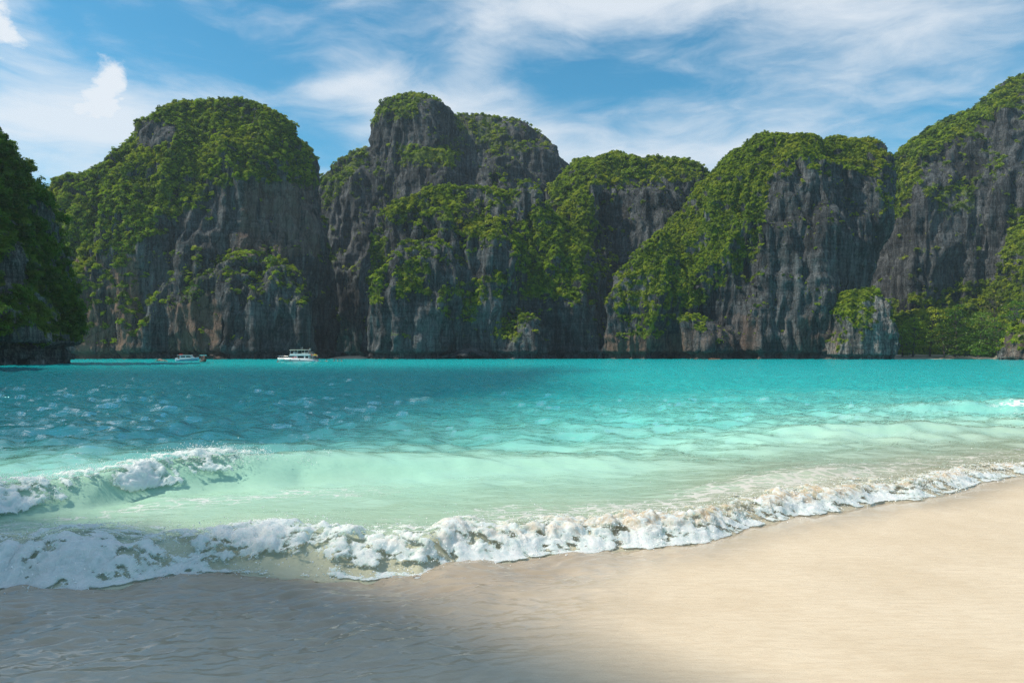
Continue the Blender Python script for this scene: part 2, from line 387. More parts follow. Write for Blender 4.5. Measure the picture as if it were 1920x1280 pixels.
C_T = [dict(D=430, L=[(678, 690), (684, 400), (692, 268), (698, 238), (713, 209), (740, 191), (772, 183)], R=[(905, 690), (890, 400), (873, 262), (855, 224), (835, 204), (810, 190), (785, 183)], df=40, db=50, n=2.6),
       dict(D=425, L=[(597, 690), (599, 420), (601, 342), (617, 318), (642, 294), (666, 279), (690, 270)], R=[(820, 690), (800, 400), (765, 295), (735, 274), (700, 270)], df=34, db=50, n=2.6),
       dict(D=436, L=[(770, 690), (785, 400), (806, 262), (826, 227), (852, 213)], R=[(1000, 690), (986, 400), (966, 268), (940, 230), (896, 214)], df=34, db=50),
       dict(D=435, L=[(850, 690), (866, 400), (880, 290), (906, 246), (935, 232), (955, 229)], R=[(1096, 690), (1088, 400), (1068, 314), (1050, 287), (1026, 262), (998, 240), (972, 229)], df=40, db=50),
       dict(D=398, L=[(728, 690), (742, 400), (757, 304), (776, 288), (800, 283)], R=[(890, 690), (878, 400), (864, 304), (850, 286), (812, 283)], df=18, db=40, n=2.6),
       dict(D=400, L=[(860, 690), (872, 400), (885, 330), (905, 300), (930, 292)], R=[(1040, 690), (1030, 420), (1010, 340), (985, 305), (950, 292)], df=16, db=40)]
D_T = [dict(D=328, L=[(684, 690), (684, 600), (689, 540), (694, 500), (706, 445), (710, 405), (732, 384), (772, 362), (812, 349), (850, 347)], R=[(1180, 690), (1160, 560), (1120, 460), (1080, 425), (1005, 374), (952, 354), (900, 348), (862, 347)], df=36, db=50, n=2.3, lean=0.35, pf=2.2),
       dict(D=338, L=[(880, 690), (892, 400), (900, 349), (910, 326), (925, 314)], R=[(980, 690), (968, 400), (956, 349), (946, 326), (932, 314)], df=16, db=25),
       dict(D=322, L=[(925, 690), (942, 430), (955, 379), (970, 349), (985, 336)], R=[(1060, 690), (1042, 440), (1020, 384), (1005, 352), (993, 336)], df=18, db=25),
       dict(D=300, L=[(738, 690), (752, 475), (768, 424), (790, 399), (815, 393)], R=[(890, 690), (874, 455), (862, 414), (845, 397), (826, 393)], df=14, db=30),
       dict(D=300, L=[(838, 690), (852, 490), (870, 436), (900, 412), (922, 406)], R=[(1000, 690), (984, 490), (966, 436), (950, 412), (932, 406)], df=16, db=30),
       dict(D=294, L=[(682, 690), (684, 600), (692, 525), (722, 474), (762, 445), (800, 434)], R=[(905, 690), (892, 565), (870, 486), (842, 449), (812, 434)], df=14, db=30, n=2.6),
       dict(D=290, L=[(925, 690), (935, 640), (950, 600), (975, 580)], R=[(1040, 690), (1035, 640), (1020, 600), (990, 580)], df=10, db=30),
       dict(D=340, L=[(915, 690), (925, 580), (975, 478), (1035, 410), (1085, 360), (1110, 348)], R=[(1200, 690), (1170, 500), (1140, 405), (1118, 348)], df=44, db=40, lean=0.5, pf=1.6, qf=0.9)]
E_T = [dict(D=375, L=[(985, 690), (1005, 450), (1025, 354), (1045, 326), (1075, 306), (1100, 297), (1140, 295)], R=[(1345, 690), (1338, 420), (1322, 329), (1305, 311), (1270, 300), (1230, 294), (1190, 292), (1150, 294)], df=34, db=60, n=3),
       dict(D=352, L=[(1090, 690), (1095, 480), (1102, 400), (1115, 365), (1140, 350)], R=[(1330, 690), (1325, 480), (1300, 400), (1260, 355), (1180, 348)], df=18, db=40, n=2.8)]
F_T = [dict(D=322, L=[(1120, 690), (1140, 600), (1158, 560), (1188, 510), (1218, 455), (1255, 404), (1292, 356), (1327, 330), (1362, 296), (1397, 270), (1430, 252), (1462, 248)],
            R=[(1560, 690), (1590, 600), (1640, 500), (1676, 420), (1664, 315), (1645, 286), (1624, 267), (1600, 259), (1545, 256), (1480, 250)], apex=[(1480, 690), (1470, 560), (1462, 420), (1455, 300), (1462, 248)], df=48, db=60, n=1.55, pf=3.2, qf=0.6),
       dict(D=300, L=[(1132, 690), (1140, 610), (1155, 566), (1185, 506), (1215, 461), (1236, 436)], R=[(1345, 690), (1325, 565), (1292, 485), (1247, 436)], df=12, db=40, n=2.2),
       dict(D=304, L=[(1490, 690), (1495, 560), (1510, 440), (1530, 360), (1560, 320)], R=[(1560, 690), (1600, 560), (1640, 450), (1648, 400), (1630, 340), (1590, 315)], df=12, db=40, n=3),
       dict(D=282, L=[(1275, 690), (1285, 630), (1300, 600)], R=[(1385, 690), (1375, 620), (1345, 596)], df=8, db=25, n=2.6),
       dict(D=281, L=[(1395, 690), (1400, 560), (1410, 470), (1425, 420)], R=[(1550, 690), (1535, 560), (1510, 470), (1475, 415)], df=6, db=25, n=2.8)]
G_T = [dict(D=272, L=[(1549, 690), (1546, 642), (1553, 612), (1550, 592), (1566, 564), (1577, 550), (1600, 545), (1628, 540)], R=[(1660, 690), (1662, 620), (1660, 585), (1655, 560), (1645, 545), (1635, 540)], df=11, db=14, n=2.6),
       dict(D=268, L=[(1640, 690), (1642, 620), (1645, 575), (1652, 558)], R=[(1677, 690), (1679, 630), (1673, 590), (1664, 558)], df=7, db=12, n=2.8)]
H_T = [dict(D=400, L=[(1590, 690), (1638, 420), (1656, 305), (1668, 294), (1692, 279), (1722, 260), (1752, 245), (1792, 228), (1832, 210), (1853, 184), (1882, 155), (1902, 143), (1932, 133), (2000, 112)], R=[(2230, 690), (2220, 300), (2160, 160), (2060, 112)], df=50, db=60, n=2.8),
       dict(D=372, L=[(1672, 690), (1678, 500), (1690, 400), (1702, 330), (1722, 300)], R=[(1850, 690), (1840, 480), (1815, 380), (1790, 310), (1750, 282)], df=18, db=40, n=2.8),
       dict(D=366, L=[(1800, 690), (1812, 500), (1830, 350), (1848, 270), (1868, 230)], R=[(2060, 690), (2040, 450), (2000, 290), (1960, 220), (1910, 200)], df=22, db=40, n=2.6),
       dict(D=352, L=[(1560, 690), (1600, 630), (1720, 585), (1845, 560)], R=[(2220, 690), (2130, 590), (1960, 552)], df=26, db=60, lean=0.5, pf=1.5, qf=1.0, n=2.2),
       dict(D=330, L=[(1890, 690), (1905, 580), (1915, 480), (1945, 410)], R=[(2220, 690), (2110, 520), (2000, 385)], df=20, db=60, lean=0.3, n=2.2)]
I_T = [dict(D=236, L=[(1888, 690), (1893, 652), (1902, 618), (1925, 592), (1960, 575)], R=[(2080, 690), (2060, 620), (2010, 572)], df=10, db=14, n=2.4)]
A_T = [dict(D=124, L=[(-700, 700), (-650, 400), (-560, 250), (-400, 120), (-300, 80)], R=[(20, 700), (60, 655), (64, 630), (56, 585), (42, 520), (34, 460), (22, 402), (4, 350), (-22, 316), (-40, 272), (-58, 240), (-98, 185), (-155, 130), (-290, 80)], df=10, db=40, n=2.2)]

build_cliff('B', 'limestone_dome', B_T, 0.66, 'tall round-topped limestone dome behind the two white boats', ROCK,
    veg=[([(90, 345), (200, 285), (330, 180), (440, 165), (560, 235), (600, 350), (520, 345), (440, 350), (350, 330), (290, 440), (200, 480), (120, 470)], 1.0), ([(330, 260), (450, 300), (470, 420), (330, 430), (300, 340)], 0.55),
         ([(345, 500), (390, 500), (385, 570), (340, 570)], 0.9), ([(420, 455), (520, 470), (560, 500), (555, 540), (500, 500), (430, 500)], 0.7), ([(200, 455), (260, 460), (240, 500), (200, 490)], 0.9), ([(560, 480), (610, 480), (620, 580), (575, 560)], 0.5)],
    bare=[([(262, 225), (330, 225), (330, 275), (250, 280)], 0.9), ([(290, 455), (620, 455), (630, 690), (280, 690)], 0.5), ([(430, 350), (600, 350), (610, 460), (300, 470), (320, 420)], 0.85)],
    red=[([(140, 480), (260, 480), (270, 680), (140, 680)], 1.0), ([(310, 570), (400, 560), (420, 680), (320, 680)], 0.7), ([(460, 340), (600, 340), (600, 480), (430, 480)], 0.45)])
build_cliff('C', 'limestone_mountain', C_T, 0.88, 'dark grey stepped mountain in the middle distance with the highest central summit', ROCK, slope=(0.6, 1.0),
    veg=[([(700, 190), (790, 180), (780, 225), (700, 235)], 0.7), ([(850, 215), (930, 225), (1000, 290), (900, 290), (850, 260)], 0.55), ([(600, 300), (680, 270), (690, 290), (640, 360), (600, 400)], 0.6), ([(750, 275), (870, 275), (860, 310), (760, 310)], 0.7)])
build_cliff('D', 'limestone_buttress', D_T, 0.64, 'broad fluted limestone buttress with a green gully beside the dark cleft', ROCK, slope=(0.38, 0.8),
    veg=[([(720, 380), (850, 345), (870, 380), (800, 410), (720, 425)], 1.0), ([(700, 440), (730, 440), (715, 570), (685, 560)], 0.8), ([(960, 420), (1110, 345), (1120, 430), (1090, 500), (1130, 500), (1090, 560), (990, 560), (900, 560), (880, 530), (960, 500)], 1.0),
         ([(740, 500), (800, 480), (800, 560), (745, 560)], 0.8), ([(815, 540), (900, 520), (900, 610), (820, 600)], 0.7), ([(930, 590), (980, 590), (980, 640), (930, 640)], 0.6), ([(780, 390), (860, 385), (870, 430), (780, 440)], 0.7), ([(870, 410), (940, 400), (950, 440), (870, 450)], 0.8)])
build_cliff('E', 'limestone_tableland', E_T, 0.74, 'flat-topped grey cliff between the buttress and the grassy peak', ROCK,
    veg=[([(1030, 330), (1100, 290), (1300, 290), (1280, 325), (1150, 340), (1110, 370), (1030, 370)], 1.0)], bare=[([(1120, 350), (1320, 340), (1250, 660), (1120, 660)], 0.7)])
build_cliff('F', 'limestone_peak', F_T, 0.62, 'steep limestone peak with a grassy green flank and a grey fluted wall', ROCK,
    veg=[([(1150, 560), (1220, 450), (1330, 320), (1430, 245), (1470, 250), (1440, 320), (1430, 440), (1415, 490), (1370, 520), (1300, 590), (1230, 640), (1150, 620)], 1.0), ([(1440, 245), (1640, 260), (1650, 310), (1560, 310), (1470, 300)], 0.95), ([(1510, 520), (1560, 540), (1560, 590), (1505, 590)], 0.8), ([(1600, 300), (1660, 300), (1670, 420), (1620, 400)], 0.5)],
    bare=[([(1440, 330), (1640, 330), (1640, 520), (1500, 680), (1300, 680), (1320, 600), (1440, 500)], 0.7)], red=[([(1130, 630), (1340, 615), (1400, 680), (1130, 680)], 0.65), ([(1340, 590), (1560, 590), (1560, 680), (1340, 680)], 0.35)])
build_cliff('H', 'limestone_massif', H_T, 0.92, 'grey fluted massif rising out of the picture behind the beach trees', ROCK, slope=(0.42, 0.85),
    veg=[([(1650, 290), (1800, 215), (1920, 125), (1920, 160), (1860, 215), (1790, 260), (1720, 310), (1700, 400), (1660, 420)], 1.0), ([(1560, 600), (1660, 570), (1760, 540), (1870, 520), (1890, 400), (1920, 390), (1920, 680), (1560, 680)], 1.0), ([(1730, 350), (1830, 330), (1830, 400), (1740, 420)], 0.6)], notch=0.5)
build_cliff('G', 'rock_pinnacle', G_T, 0.42, 'small pale rock pinnacle with green creepers standing at the water edge', ROCK_PALE, rough=0.85, s=0.42,
    veg=[([(1548, 600), (1570, 545), (1640, 535), (1620, 570), (1600, 600), (1570, 620)], 1.0), ([(1590, 590), (1660, 570), (1650, 620), (1600, 620)], 0.6)], bare=[([(1640, 555), (1680, 555), (1680, 680), (1640, 680)], 0.8)], red=[([(1540, 620), (1570, 620), (1570, 680), (1540, 680)], 0.5)], notch=1.6)
build_cliff('I', 'rock_outcrop', I_T, 0.4, 'pale streaked rock outcrop at the far end of the small beach', ROCK_PALE, rough=0.85, s=0.4, notch=0.6, red=[([(1880, 600), (1920, 600), (1920, 680), (1880, 680)], 0.6)])
build_cliff('A', 'shaded_headland', A_T, 0.5, 'dark overgrown headland overhanging the water at the edge of the bay', ROCK_NEAR, rough=0.95, s=0.5,
    veg=[([(-60, 180), (0, 230), (130, 520), (162, 610), (150, 635), (0, 600), (-60, 600)], 1.0)], bare=[([(0, 470), (45, 450), (50, 540), (0, 560)], 0.8)], notch=3.6)
# the same headland goes on out of the picture, along the side of the beach; its crest shades the near beach
def ridge_mass():
    bm = bmesh.new()
    def dome(cx, cy, ax, ay, hgt, e=2.4):
        rings = []
        for f in np.concatenate([np.linspace(0, 0.85, 14), [0.92, 0.97, 0.995]]):
            g = (1 - f ** 2.6) ** 0.5
            rings.append([bm.verts.new((cx + ax * g * math.copysign(abs(math.cos(a)) ** (2 / e), math.cos(a)), cy + ay * g * math.copysign(abs(math.sin(a)) ** (2 / e), math.sin(a)), -4 + (hgt + 4) * f)) for a in np.linspace(0, 2 * math.pi, 40, endpoint=False)])
        for r0, r1 in zip(rings, rings[1:]):
            for i in range(40): bm.faces.new((r0[i], r0[(i + 1) % 40], r1[(i + 1) % 40], r1[i]))
        bm.faces.new(rings[0][::-1]); bm.faces.new(rings[-1])
    for d in RIDGE: dome(*d)
    me = smooth_pass(remesh(bm, 1.8), 4); v = co(me); n = nrm(me); x, y, z = v.T
    v = v + n * (2.0 * perlin(x / 26, y / 26, z / 40) + 1.0 * fbm(x / 9, y / 9, z / 16, 3))[:, None]
    set_co(me, v); n = nrm(me)
    hx, hy = SUN_DIR.x / SUN_DIR.z, SUN_DIR.y / SUN_DIR.z; gx, gy = v[:, 0] - v[:, 2] * hx, v[:, 1] - v[:, 2] * hy
    print('shade edge', [(yy, round(float(gx[np.abs(gy - yy) < 1].max()), 1)) for yy in (2, 4, 6, 8, 13, 20, 30, 45, 60)])
    dens = sstep(n[:, 2] + 0.2 * fbm(v[:, 0] / 12, v[:, 1] / 12, v[:, 2] / 12, 2), -0.05, 0.4)
    add_attr(me, 'veg', dens); add_attr(me, 'red', np.zeros(len(v)))
    me.polygons.foreach_set('use_smooth', np.ones(len(me.polygons), bool))
    link('headland_ridge', me, ROCK_NEAR, kind='structure', label='high overgrown ridge along the side of the beach')
RIDGE = [(-70.2, -17.1, 30, 26, 84), (-90, 14, 30, 34, 72), (-116, 70, 34, 36, 55)]
ridge_mass()

# ------------------------------------------------------------------ vegetation on the rock
def leaf_cloud(rng, count, flat=0.8, size=0.3, lumps=7):
    """crown of leaf sprays: several lumps inside a unit dome, each a shell of small bent faces"""
    V = []; Fc = []
    cs = []
    for i in range(lumps):
        a = rng.uniform(0, 2 * math.pi); r = rng.uniform(0.15, 0.62) ** 0.8; cs.append((r * math.cos(a), r * math.sin(a), rng.uniform(0.1, 0.75) * flat, rng.uniform(0.28, 0.5)))
    cs.append((0, 0, 0.55 * flat, 0.5))
    for k in range(count):
        cx, cy, cz, cr = cs[k % len(cs)]
        d = rng.normal(size=3); d /= np.linalg.norm(d)
        if d[2] < -0.25: d[2] *= -0.7
        r = cr * rng.uniform(0.55, 1.08); p = np.array((cx, cy, cz)) + d * r * np.array((1, 1, 0.8))
        nn = d * 0.7 + rng.normal(size=3) * 0.55 + np.array((0, 0, 0.5)); nn /= np.linalg.norm(nn)
        u = np.cross(nn, rng.normal(size=3)); u /= np.linalg.norm(u); q = np.cross(nn, u)
        s_ = size * rng.uniform(0.6, 1.25); b = len(V)
        V += [p - u * s_ * 0.5, p + q * s_ * 0.28 + nn * s_ * 0.08, p + u * s_ * 0.5 - nn * s_ * 0.12, p - q * s_ * 0.28 + nn * s_ * 0.04]
        Fc.append((b, b + 1, b + 2, b + 3))
    return np.array(V), np.array(Fc)
def proto_collection(name, mat, n, count, flat, size, lumps):
    c = bpy.data.collections.new(name)
    for i in range(n):
        V, Fc = leaf_cloud(np.random.default_rng(50 + i), count, flat, size, lumps)
        me = mesh_np(name, V, Fc, False); me.materials.append(mat); c.objects.link(bpy.data.objects.new(name, me))
    return c
PROTO_FAR = proto_collection('crown_far', LEAF, 6, 190, 1.0, 0.36, 6)
PROTO_NEAR = proto_collection('crown_near', LEAF_NEAR, 5, 620, 1.0, 0.20, 9)

def scatter_group(coll):
    g = bpy.data.node_groups.new('scatter_' + coll.name, 'GeometryNodeTree')
    g.interface.new_socket('Geometry', in_out='INPUT', socket_type='NodeSocketGeometry'); g.interface.new_socket('Geometry', in_out='OUTPUT', socket_type='NodeSocketGeometry')
    N = g.nodes; Lk = g.links
    gi = N.new('NodeGroupInput'); go = N.new('NodeGroupOutput'); ip = N.new('GeometryNodeInstanceOnPoints'); ci = N.new('GeometryNodeCollectionInfo')
    ci.inputs['Collection'].default_value = coll; ci.inputs['Separate Children'].default_value = True; ci.inputs['Reset Children'].default_value = True
    def na(n_, t_): a = N.new('GeometryNodeInputNamedAttribute'); a.data_type = t_; a.inputs['Name'].default_value = n_; return a.outputs[0]
    er = N.new('FunctionNodeEulerToRotation')
    Lk.new(gi.outputs[0], ip.inputs['Points']); Lk.new(ci.outputs[0], ip.inputs['Instance']); ip.inputs['Pick Instance'].default_value = True
    Lk.new(na('idx', 'INT'), ip.inputs['Instance Index']); Lk.new(na('rot', 'FLOAT_VECTOR'), er.inputs[0]); Lk.new(er.outputs[0], ip.inputs['Rotation'])
    Lk.new(na('scl', 'FLOAT_VECTOR'), ip.inputs['Scale']); Lk.new(ip.outputs[0], go.inputs[0]); return g
SC_FAR = scatter_group(PROTO_FAR); SC_NEAR = scatter_group(PROTO_NEAR)
def scatter(name, label, key, per_m2, rmin, rmax, group, nproto, front_only=True):
    o, v, n, dens = CLIFF_DATA[key]; me = o.data
    nf = len(me.polygons); ctr = np.empty(nf * 3, np.float32); me.polygons.foreach_get('center', ctr); ctr = ctr.reshape(-1, 3)
    ar = np.empty(nf, np.float32); me.polygons.foreach_get('area', ar)
    fn = np.empty(nf * 3, np.float32); me.polygons.foreach_get('normal', fn); fn = fn.reshape(-1, 3)
    ls = np.empty(nf, np.int32); me.polygons.foreach_get('loop_start', ls); vi = np.empty(len(me.loops), np.int32); me.loops.foreach_get('vertex_index', vi)
    dv = dens[vi[ls]]
    if front_only:
        view = ctr - np.array((0, 0, CAM_H)); view /= np.linalg.norm(view, axis=1)[:, None]
        dv = np.where((fn * view).sum(1) < 0.30, dv, 0)
        p, q = photo_xy(ctr); dv = np.where((p > -150) & (p < 2070), dv, 0)
    prob = ar * per_m2 * dv ** 1.9
    k = RNG.random(nf) < prob; idx = np.nonzero(k)[0]; P = ctr[idx] + RNG.normal(size=(len(idx), 3)) * 0.15; N_ = fn[idx]
    m = len(idx); r = (rmin + (rmax * 1.35 - rmin) * RNG.random(m) ** 3.2)
    steep = 1 - np.clip(N_[:, 2], 0, 1)
    P = P + N_ * (r * 0.12)[:, None] - np.array((0, 0, 1)) * (r * 0.25 * (1 - steep))[:, None]
    tilt = N_ * np.array((1, 1, 0)) * 0.6 + np.array((0, 0, 1)); tilt /= np.linalg.norm(tilt, axis=1)[:, None]
    rot = np.stack([-np.arcsin(tilt[:, 1]), np.arcsin(tilt[:, 0]), RNG.uniform(0, 2 * np.pi, m)], 1)
    scl = np.stack([r * RNG.uniform(0.85, 1.2, m), r * RNG.uniform(0.85, 1.2, m), r * RNG.uniform(0.8, 1.3, m)], 1)
    pm = bpy.data.meshes.new(name); pm.vertices.add(m); pm.vertices.foreach_set('co', P.astype(np.float32).ravel())
    a = pm.attributes.new('idx', 'INT', 'POINT'); a.data.foreach_set('value', RNG.integers(0, nproto, m).astype(np.int32))
    for nm, arr in (('rot', rot), ('scl', scl)):
        a = pm.attributes.new(nm, 'FLOAT_VECTOR', 'POINT'); a.data.foreach_set('vector', arr.astype(np.float32).ravel())
    so = link(name, pm, kind='stuff', label=label); md = so.modifiers.new('scatter', 'NODES'); md.node_group = group
    print('veg', key, m)
    return so
scatter('dome_jungle', 'jungle scrub covering the crown and shoulders of the round dome', 'B', 2.0, 0.35, 1.4, SC_FAR, 6)
scatter('mountain_jungle', 'scrub on the ledges of the central stepped mountain', 'C', 1.0, 0.4, 1.5, SC_FAR, 6)
scatter('buttress_jungle', 'sunlit scrub filling the gully and ledges of the broad buttress', 'D', 1.8, 0.32, 1.25, SC_FAR, 6)
scatter('tableland_jungle', 'trees along the flat cliff top beside the grassy peak', 'E', 1.4, 0.4, 1.5, SC_FAR, 6)
scatter('peak_creepers', 'yellow-green creepers on the flank of the grassy peak', 'F', 2.6, 0.25, 0.9, SC_FAR, 6)
scatter('massif_jungle', 'dark jungle at the foot and along the crest of the massif', 'H', 1.0, 0.4, 1.6, SC_FAR, 6)
scatter('pinnacle_creepers', 'bright green creepers over the small rock pinnacle', 'G', 2.0, 0.3, 0.9, SC_FAR, 6)
scatter('outcrop_creepers', 'green creepers on top of the pale outcrop', 'I', 1.0, 0.4, 1.2, SC_FAR, 6)
scatter('headland_jungle', 'dense dark leafy jungle hanging over the shaded headland', 'A', 1.5, 0.6, 1.7, SC_NEAR, 5)

# ------------------------------------------------------------------ shoreline, waves, water
SHORE_PX = [(-900, 1150), (-400, 1130), (-150, 1112), (0, 1098), (150, 1112), (260, 1096), (400, 1078), (520, 1084), (700, 1084), (790, 1076), (850, 1056), (1000, 1046), (1100, 1035), (1230, 1024), (1350, 1006), (1430, 986), (1500, 970), (1570, 963), (1650, 941), (1700, 936), (1745, 924), (1850, 905), (1920, 892), (2100, 868), (2500, 835)]
_sh = np.array([ground(*p) for p in SHORE_PX])
def shore_y(x): return np.interp(x, _sh[:, 0], _sh[:, 1]) + 0.16 * perlin(x * 0.6 + 3.3, 5.3, 0.7) + 0.11 * perlin(x * 1.4, 0.3, 0.7) + 0.05 * perlin(x * 4.1, 1.3, 0.7) + 0.025 * perlin(x * 11, 2.3, 0.7)
# height of the shore break along the beach, its width, and the line of the second wave behind it
def bore_h(x): return np.interp(x, [-9, -4, -2.6, -1.2, -0.3, 1.0, 2.2, 3.2, 4.5, 6.0, 8.0, 14], [0.22, 0.23, 0.22, 0.24, 0.20, 0.15, 0.13, 0.12, 0.12, 0.08, 0.05, 0.04])
def bore_w(x): return np.interp(x, [-9, -3, 0, 2.5, 5, 9], [1.55, 1.4, 1.1, 1.25, 1.25, 0.8])
CREST_PX = [(-500, 1010), (-200, 1000), (0, 978), (170, 955), (300, 930), (430, 918), (560, 906), (700, 898), (960, 886), (1200, 876), (1500, 860)]
_cr = np.array([ground(*p) for p in CREST_PX])
def crest_y(x): return np.interp(x, _cr[:, 0], _cr[:, 1])
def crest_h(x): return np.interp(x, [-9, -6.6, -5.9, -5.3, -4.7, -4.2, -3.3, -2.2, -1, 0.5, 2.5], [0.32, 0.32, 0.34, 0.40, 0.47, 0.40, 0.34, 0.29, 0.22, 0.14, 0.0])
def water_z(x, y, chop=True):
    s = y - shore_y(x)
    h = bore_h(x) * (1 + 0.45 * perlin(x * 0.9, 3.3, 1.9) + 0.25 * perlin(x * 2.6, 4.3, 1.9)); wd = bore_w(x)
    front = sstep(s, -0.04, 0.5); z = h * front * np.exp(-(np.clip(s - 0.5, 0, None) / (wd * 0.85)) ** 2)
    z = z + 0.015 * sstep(s, 0, 0.4)
    c = y - crest_y(x); H = crest_h(x)
    sw = np.where(c < 0.55, sstep(c, -0.30, 0.55) , np.exp(-((c - 0.55) / 1.5) ** 2))
    z = z + H * sw
    # small breaker farther along the beach, and low swells
    c3 = (y - (24.6 + 0.12 * (x - 17))); z = z + 0.34 * np.exp(-((x - 18.5) / 4.2) ** 2) * np.where(c3 < 0, np.exp(-(c3 / 0.45) ** 2), np.exp(-(c3 / 1.6) ** 2))
    c4 = (y - (17.4 + 0.05 * (x - 9))); z = z + 0.20 * np.exp(-((x - 9.5) / 3.6) ** 2) * np.where(c4 < 0, np.exp(-(c4 / 0.6) ** 2), np.exp(-(c4 / 1.6) ** 2))
    c5 = (y - (12.6 - 0.1 * x)); z = z + 0.10 * np.exp(-((x - 2.5) / 4) ** 2) * np.exp(-(c5 / 0.7) ** 2)
    c6 = (y - (10.6 + 0.42 * (x - 4.2))); z = z + 0.14 * np.exp(-((x - 4.6) / 1.5) ** 2) * np.where(c6 < 0, np.exp(-(c6 / 0.3) ** 2), np.exp(-(c6 / 0.9) ** 2))
    far = sstep(s, 0.8, 6.0)
    z = z + 0.07 * far * fbm(x / 5.5, y / 3.0, 0.5, 2)
    if chop:
        lee = 0.75 + 0.45 * sstep(y, 9, 26)
        left = 1.3 + 0.5 * sstep(-x / (y + 1), 0.05, 0.45)
        r = 0.036 * perlin(x / 1.5 + 0.12 * y, y / 0.75, 1.5) + 0.020 * perlin(x / 0.62, y / 0.40 + 0.2 * x, 2.5) + 0.011 * perlin(x / 0.34, y / 0.19, 3.5)
        z = z + r * far * lee * left * 1.8 + 0.055 * sstep(y, 9, 18) * left * (perlin(x / 0.85 + 0.1 * y, y / 0.85, 8.5) + 0.6 * perlin(x / 0.6, y / 0.55 + 0.2 * x, 9.5) + 0.35 * perlin(x / 2.6, y / 1.8, 11.5)) + 0.06 * sstep(y, 22, 45) * perlin(x / 4.5, y / 3.6, 10.5)
        z = z + (0.010 * perlin(x / 0.6 + 0.3 * y, y / 0.32, 5.5) + 0.005 * perlin(x / 0.22, y / 0.14, 6.5)) * sstep(s, 0.3, 1.5)
    return z

